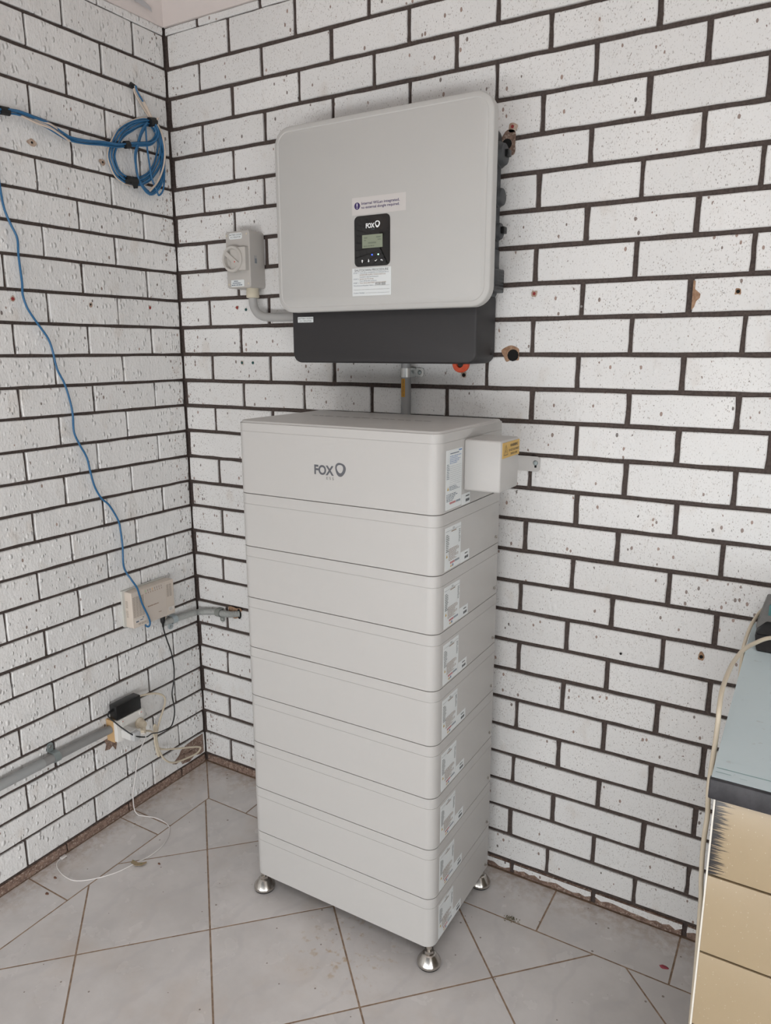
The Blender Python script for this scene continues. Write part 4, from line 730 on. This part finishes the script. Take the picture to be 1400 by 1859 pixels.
# torn scrap of masking tape and small litter on the tiles
sv = [(0.2056, -0.529), (0.2124, -0.542), (0.2346, -0.5435), (0.2504, -0.5342), (0.2542, -0.5176), (0.2493, -0.5132), (0.2427, -0.5219), (0.2312, -0.5298)]
def scrap_mat():
    m = bpy.data.materials.new('tan_paper'); m.use_nodes = True; t = NT(m); P = t.pos()
    t.link(t.mix(t.ramp(t.noise(P, 150, 2), 0.62, 0.68), lin('#a08d70'), lin('#4f7a4a')), t.b.inputs['Base Color']); t.b.inputs['Roughness'].default_value = 0.7; return m
tag(rings([(sv, 0.0045), (sv, 0.0052)], FZ, 'tape_scrap', scrap_mat(), None, None), 'torn scrap of tan and green tape lying over the white lead', 'scrap')
tag(rings([(blob(1.6687, -0.1267, 0.010, 0.006, 9, 0.3), 0.0004), (blob(1.6687, -0.1267, 0.006, 0.004, 9, 0.2), 0.003)], FZ, 'red_petal', mat('dried_red', '#9a3f4a', 0.6), None, None), 'small dark red scrap on a border tile near the bench', 'scrap')
M_moss = mottled('dry_moss', '#5d5740', '#837a5e', 200, 0.95)
o = mesh('dry_moss', [Vector((1.28 + a + c * math.cos(t_), -0.1696 + b + c * math.sin(t_), 0.0004 + (0.003 if k == 3 else 0))) for a, b, c in [(rk.gauss(0, 0.010), rk.gauss(0, 0.006), rk.uniform(0.0008, 0.0022)) for _ in range(60)] for k, t_ in enumerate((0, 2.1, 4.2, 0))], [f for i in range(60) for f in ((4 * i, 4 * i + 1, 4 * i + 3), (4 * i + 1, 4 * i + 2, 4 * i + 3), (4 * i + 2, 4 * i, 4 * i + 3))], M_moss)
tag(o, 'crumbs of dry moss on the grout beside the battery stack', 'debris', kind='stuff')
M_leaf = mat('dry_brown_leaf', '#6a4a3a', 0.8)
for i, (x, y, s, lab_) in enumerate(((0.105, -0.748, 0.007, 'larger brown crumb on the narrow border tiles at the side wall'), (0.067, -0.695, 0.006, 'smaller brown crumb on the narrow border tiles near the brick base'), (0.285, -0.498, 0.005, 'tiny brown fleck just past the tape scrap'))):
    tag(rings([(blob(x, y, s, s * 0.6, 8, 0.2), 0.0004), (blob(x, y, s * 0.6, s * 0.4, 8, 0.2), 0.003)], FZ, 'crumb', M_leaf, None, None), lab_, 'debris')

# ---------------------------------------------------------------- tiled bench, charger and cord
bn = empty('workbench', (2.3, -0.36, 0.0), 'workbench with pale blue top, black front edge and tan tiled front', 'workbench')
box(1.788, 2.75, -0.722, -0.012, 0.0, 0.884, 'carcass', mat('bench_render', '#7d7466', 0.85), bn)
def top_mat():
    m = bpy.data.materials.new('pale_blue_laminate'); m.use_nodes = True; t = NT(m); P = t.pos()
    c = t.mix(t.noise(P, 6, 4), lin('#c4d3d8'), lin('#d0dee1'))
    mp = t.n.new('ShaderNodeMapping'); t.link(P, mp.inputs[0]); mp.inputs['Scale'].default_value = (6, 90, 1)
    c = t.mix(t.math('MULTIPLY', t.ramp(t.noise(mp.outputs[0], 1.0, 3), 0.66, 0.8), 0.2), c, lin('#a0b5b4'))
    c = t.mix(t.math('MULTIPLY', t.ramp(t.noise(P, 70, 3), 0.66, 0.72), 0.25), c, lin('#9a958c'))
    t.link(c, t.b.inputs['Base Color']); t.b.inputs['Roughness'].default_value = 0.45; return m
box(1.7752, 2.75, -0.7296, -0.004, 0.884, 0.895, 'bench_top', top_mat(), bn, 0.0004, 1)
quads(FZ, [(1.779, 2.74, -0.7010, -0.6998), (1.779, 1.80, -0.7135, -0.7125), (1.812, 1.822, -0.7165, -0.716), (1.86, 1.90, -0.7140, -0.7132)], 0.8953, 'pencil_line', mat('green_pencil', '#6f9a97', 0.6), bn)
box(1.7735, 2.75, -0.7365, -0.7230, 0.8618, 0.8942, 'front_edge', mottled('black_edge_paint', '#26262a', '#37363a', 40, 0.5, 0.4, 0.001), bn, 0.0022, 2)
def tan_mat(name, scuff):
    m = bpy.data.materials.new(name); m.use_nodes = True; t = NT(m); P = t.pos()
    c = t.mix(t.noise(P, 7, 3), lin('#9d8b6f'), lin('#a8977b'))
    v = t.voro(P, 320); s = t.n.new('ShaderNodeSeparateColor'); t.link(v.outputs['Color'], s.inputs[0])
    f = t.math('MULTIPLY', t.math('LESS_THAN', v.outputs['Distance'], t.math('MULTIPLY', s.outputs[1], 0.3)), t.math('LESS_THAN', s.outputs[0], 0.13))
    c = t.mix(t.math('MULTIPLY', f, 0.65), c, lin('#dcd4c4'))
    if scuff:                                   # black brush marks running in from the edge
        mp = t.n.new('ShaderNodeMapping'); t.link(P, mp.inputs[0]); mp.inputs['Scale'].default_value = (14, 1, 330)
        sx_ = t.n.new('ShaderNodeSeparateXYZ'); t.link(P, sx_.inputs[0])
        reach = t.math('MULTIPLY_ADD', t.noise(mp.outputs[0], 1.6, 3, 0.6), 0.075, 1.784 - 0.026)
        c = t.mix(t.ramp(t.math('SUBTRACT', sx_.outputs[0], reach), 0.004, -0.006), c, lin('#343334'))
    t.link(c, t.b.inputs['Base Color']); t.b.inputs['Roughness'].default_value = 0.32; return m
M_tan = tan_mat('tan_tile_glaze', False); M_tan2 = tan_mat('tan_tile_scuffed', True)
zr = [0.8646, 0.7312, 0.5929, 0.4550, 0.3170, 0.1790, 0.0410]
for i in range(6):
    for k in range(4):
        x0 = 1.784 + 0.24 * k
        slab(FY, x0 + (0.0 if k == 0 else 0.0015), x0 + 0.2385, zr[i + 1] + 0.0018, zr[i] - 0.0018, 0.7225, 0.7296, 0.0012, 'wall_tile', M_tan2 if (i == 0 and k == 0) else M_tan, bn, bev=0.0008, seg=2)
box(1.7815, 1.7842, -0.7290, -0.7230, 0.02, 0.8640, 'edge_trim', mat('white_trim', '#dcd8ce', 0.4), bn)
ch = empty('battery_charger', (1.87, -0.1, 0.895), 'black and grey charger sitting on the blue bench top by the wall', 'charger')
def wedge(name, lo, hi, z0, z1, m, par, bev): # lo/hi = (x0,x1,y0,y1) at bottom/top
    b = bmesh.new(); vs = [b.verts.new((lo[i], lo[2 + j], z0)) for j in (0, 1) for i in (0, 1)] + [b.verts.new((hi[i], hi[2 + j], z1)) for j in (0, 1) for i in (0, 1)]
    for f in ((0, 2, 3, 1), (4, 5, 7, 6), (0, 1, 5, 4), (2, 6, 7, 3), (0, 4, 6, 2), (1, 3, 7, 5)): b.faces.new([vs[i] for i in f])
    bmesh.ops.bevel(b, geom=b.edges[:], offset=bev, segments=2, affect='EDGES', profile=0.5)
    b.verts.index_update(); V = [v.co.copy() for v in b.verts]; F = [[v.index for v in f.verts] for f in b.faces]; b.free()
    return mesh(name, V, F, m, par, 35, fix=True)
M_cb = mat('black_charger_plastic', '#17181a', 0.4); M_cg = mat('grey_charger_plastic', '#6e6d6b', 0.5)
wedge('charger_base', (1.7935, 1.96, -0.183, -0.055), (1.7870, 1.96, -0.155, -0.055), 0.8962, 0.923, M_cb, ch, 0.004)
wedge('charger_deck', (1.7870, 1.96, -0.155, -0.055), (1.8060, 1.96, -0.120, -0.055), 0.923, 0.943, M_cb, ch, 0.003)
wedge('charger_back', (1.7860, 1.96, -0.125, -0.052), (1.8000, 1.96, -0.105, -0.052), 0.925, 0.985, M_cg, ch, 0.003)
lbx = slab(FY, 1.8075, 1.95, 0.945, 0.978, 0.1085, 0.1150, 0.002, 'charger_label', mat('teal_label', '#3f7272', 0.4), ch); slab(FY, 1.8078, 1.83, 0.9445, 0.952, 0.1150, 0.1156, 0.001, 'label_stripe', M_white, lbx)
P = [(2.40, -0.20, 0.8992), (2.15, -0.21, 0.8995), (2.0, -0.235, 0.905), (1.92, -0.26, 0.945), (1.86, -0.28, 0.968), (1.8217, -0.30, 0.9718), (1.7959, -0.33, 0.9659), (1.7811, -0.38, 0.9676), (1.7723, -0.43, 0.9660), (1.7681, -0.48, 0.9655), (1.7649, -0.55, 0.9576), (1.7660, -0.59, 0.9407), (1.7669, -0.60, 0.9211), (1.7669, -0.61, 0.8866), (1.7665, -0.64, 0.8335), (1.7672, -0.64, 0.804), (1.7682, -0.63, 0.7677), (1.7670, -0.63, 0.7364), (1.7660, -0.62, 0.6878), (1.7675, -0.61, 0.6281), (1.7696, -0.60, 0.578), (1.772, -0.58, 0.40), (1.772, -0.56, 0.15), (1.772, -0.54, 0.006), (1.76, -0.50, 0.0045)]
tag(tube(P, 0.0040, 'extension_cable', M_cord, None, 8, 6), 'beige power cord arching over the bench corner and hanging down its side', 'cord')
P = [(1.905, -0.050, 0.962), (1.895, -0.030, 0.968), (1.86, -0.020, 0.967), (1.8082, -0.020, 0.9474), (1.7915, -0.045, 0.9411), (1.7795, -0.09, 0.9285), (1.7735, -0.12, 0.9129), (1.7705, -0.15, 0.8985), (1.7695, -0.17, 0.885), (1.770, -0.19, 0.80), (1.770, -0.19, 0.4), (1.770, -0.19, 0.006), (1.76, -0.22, 0.0045)]
tag(tube(P, 0.0038, 'extension_cable', M_cord, None, 8, 6), 'beige power cord running from the charger down behind the bench corner', 'cord')
bpy.context.view_layer.update()
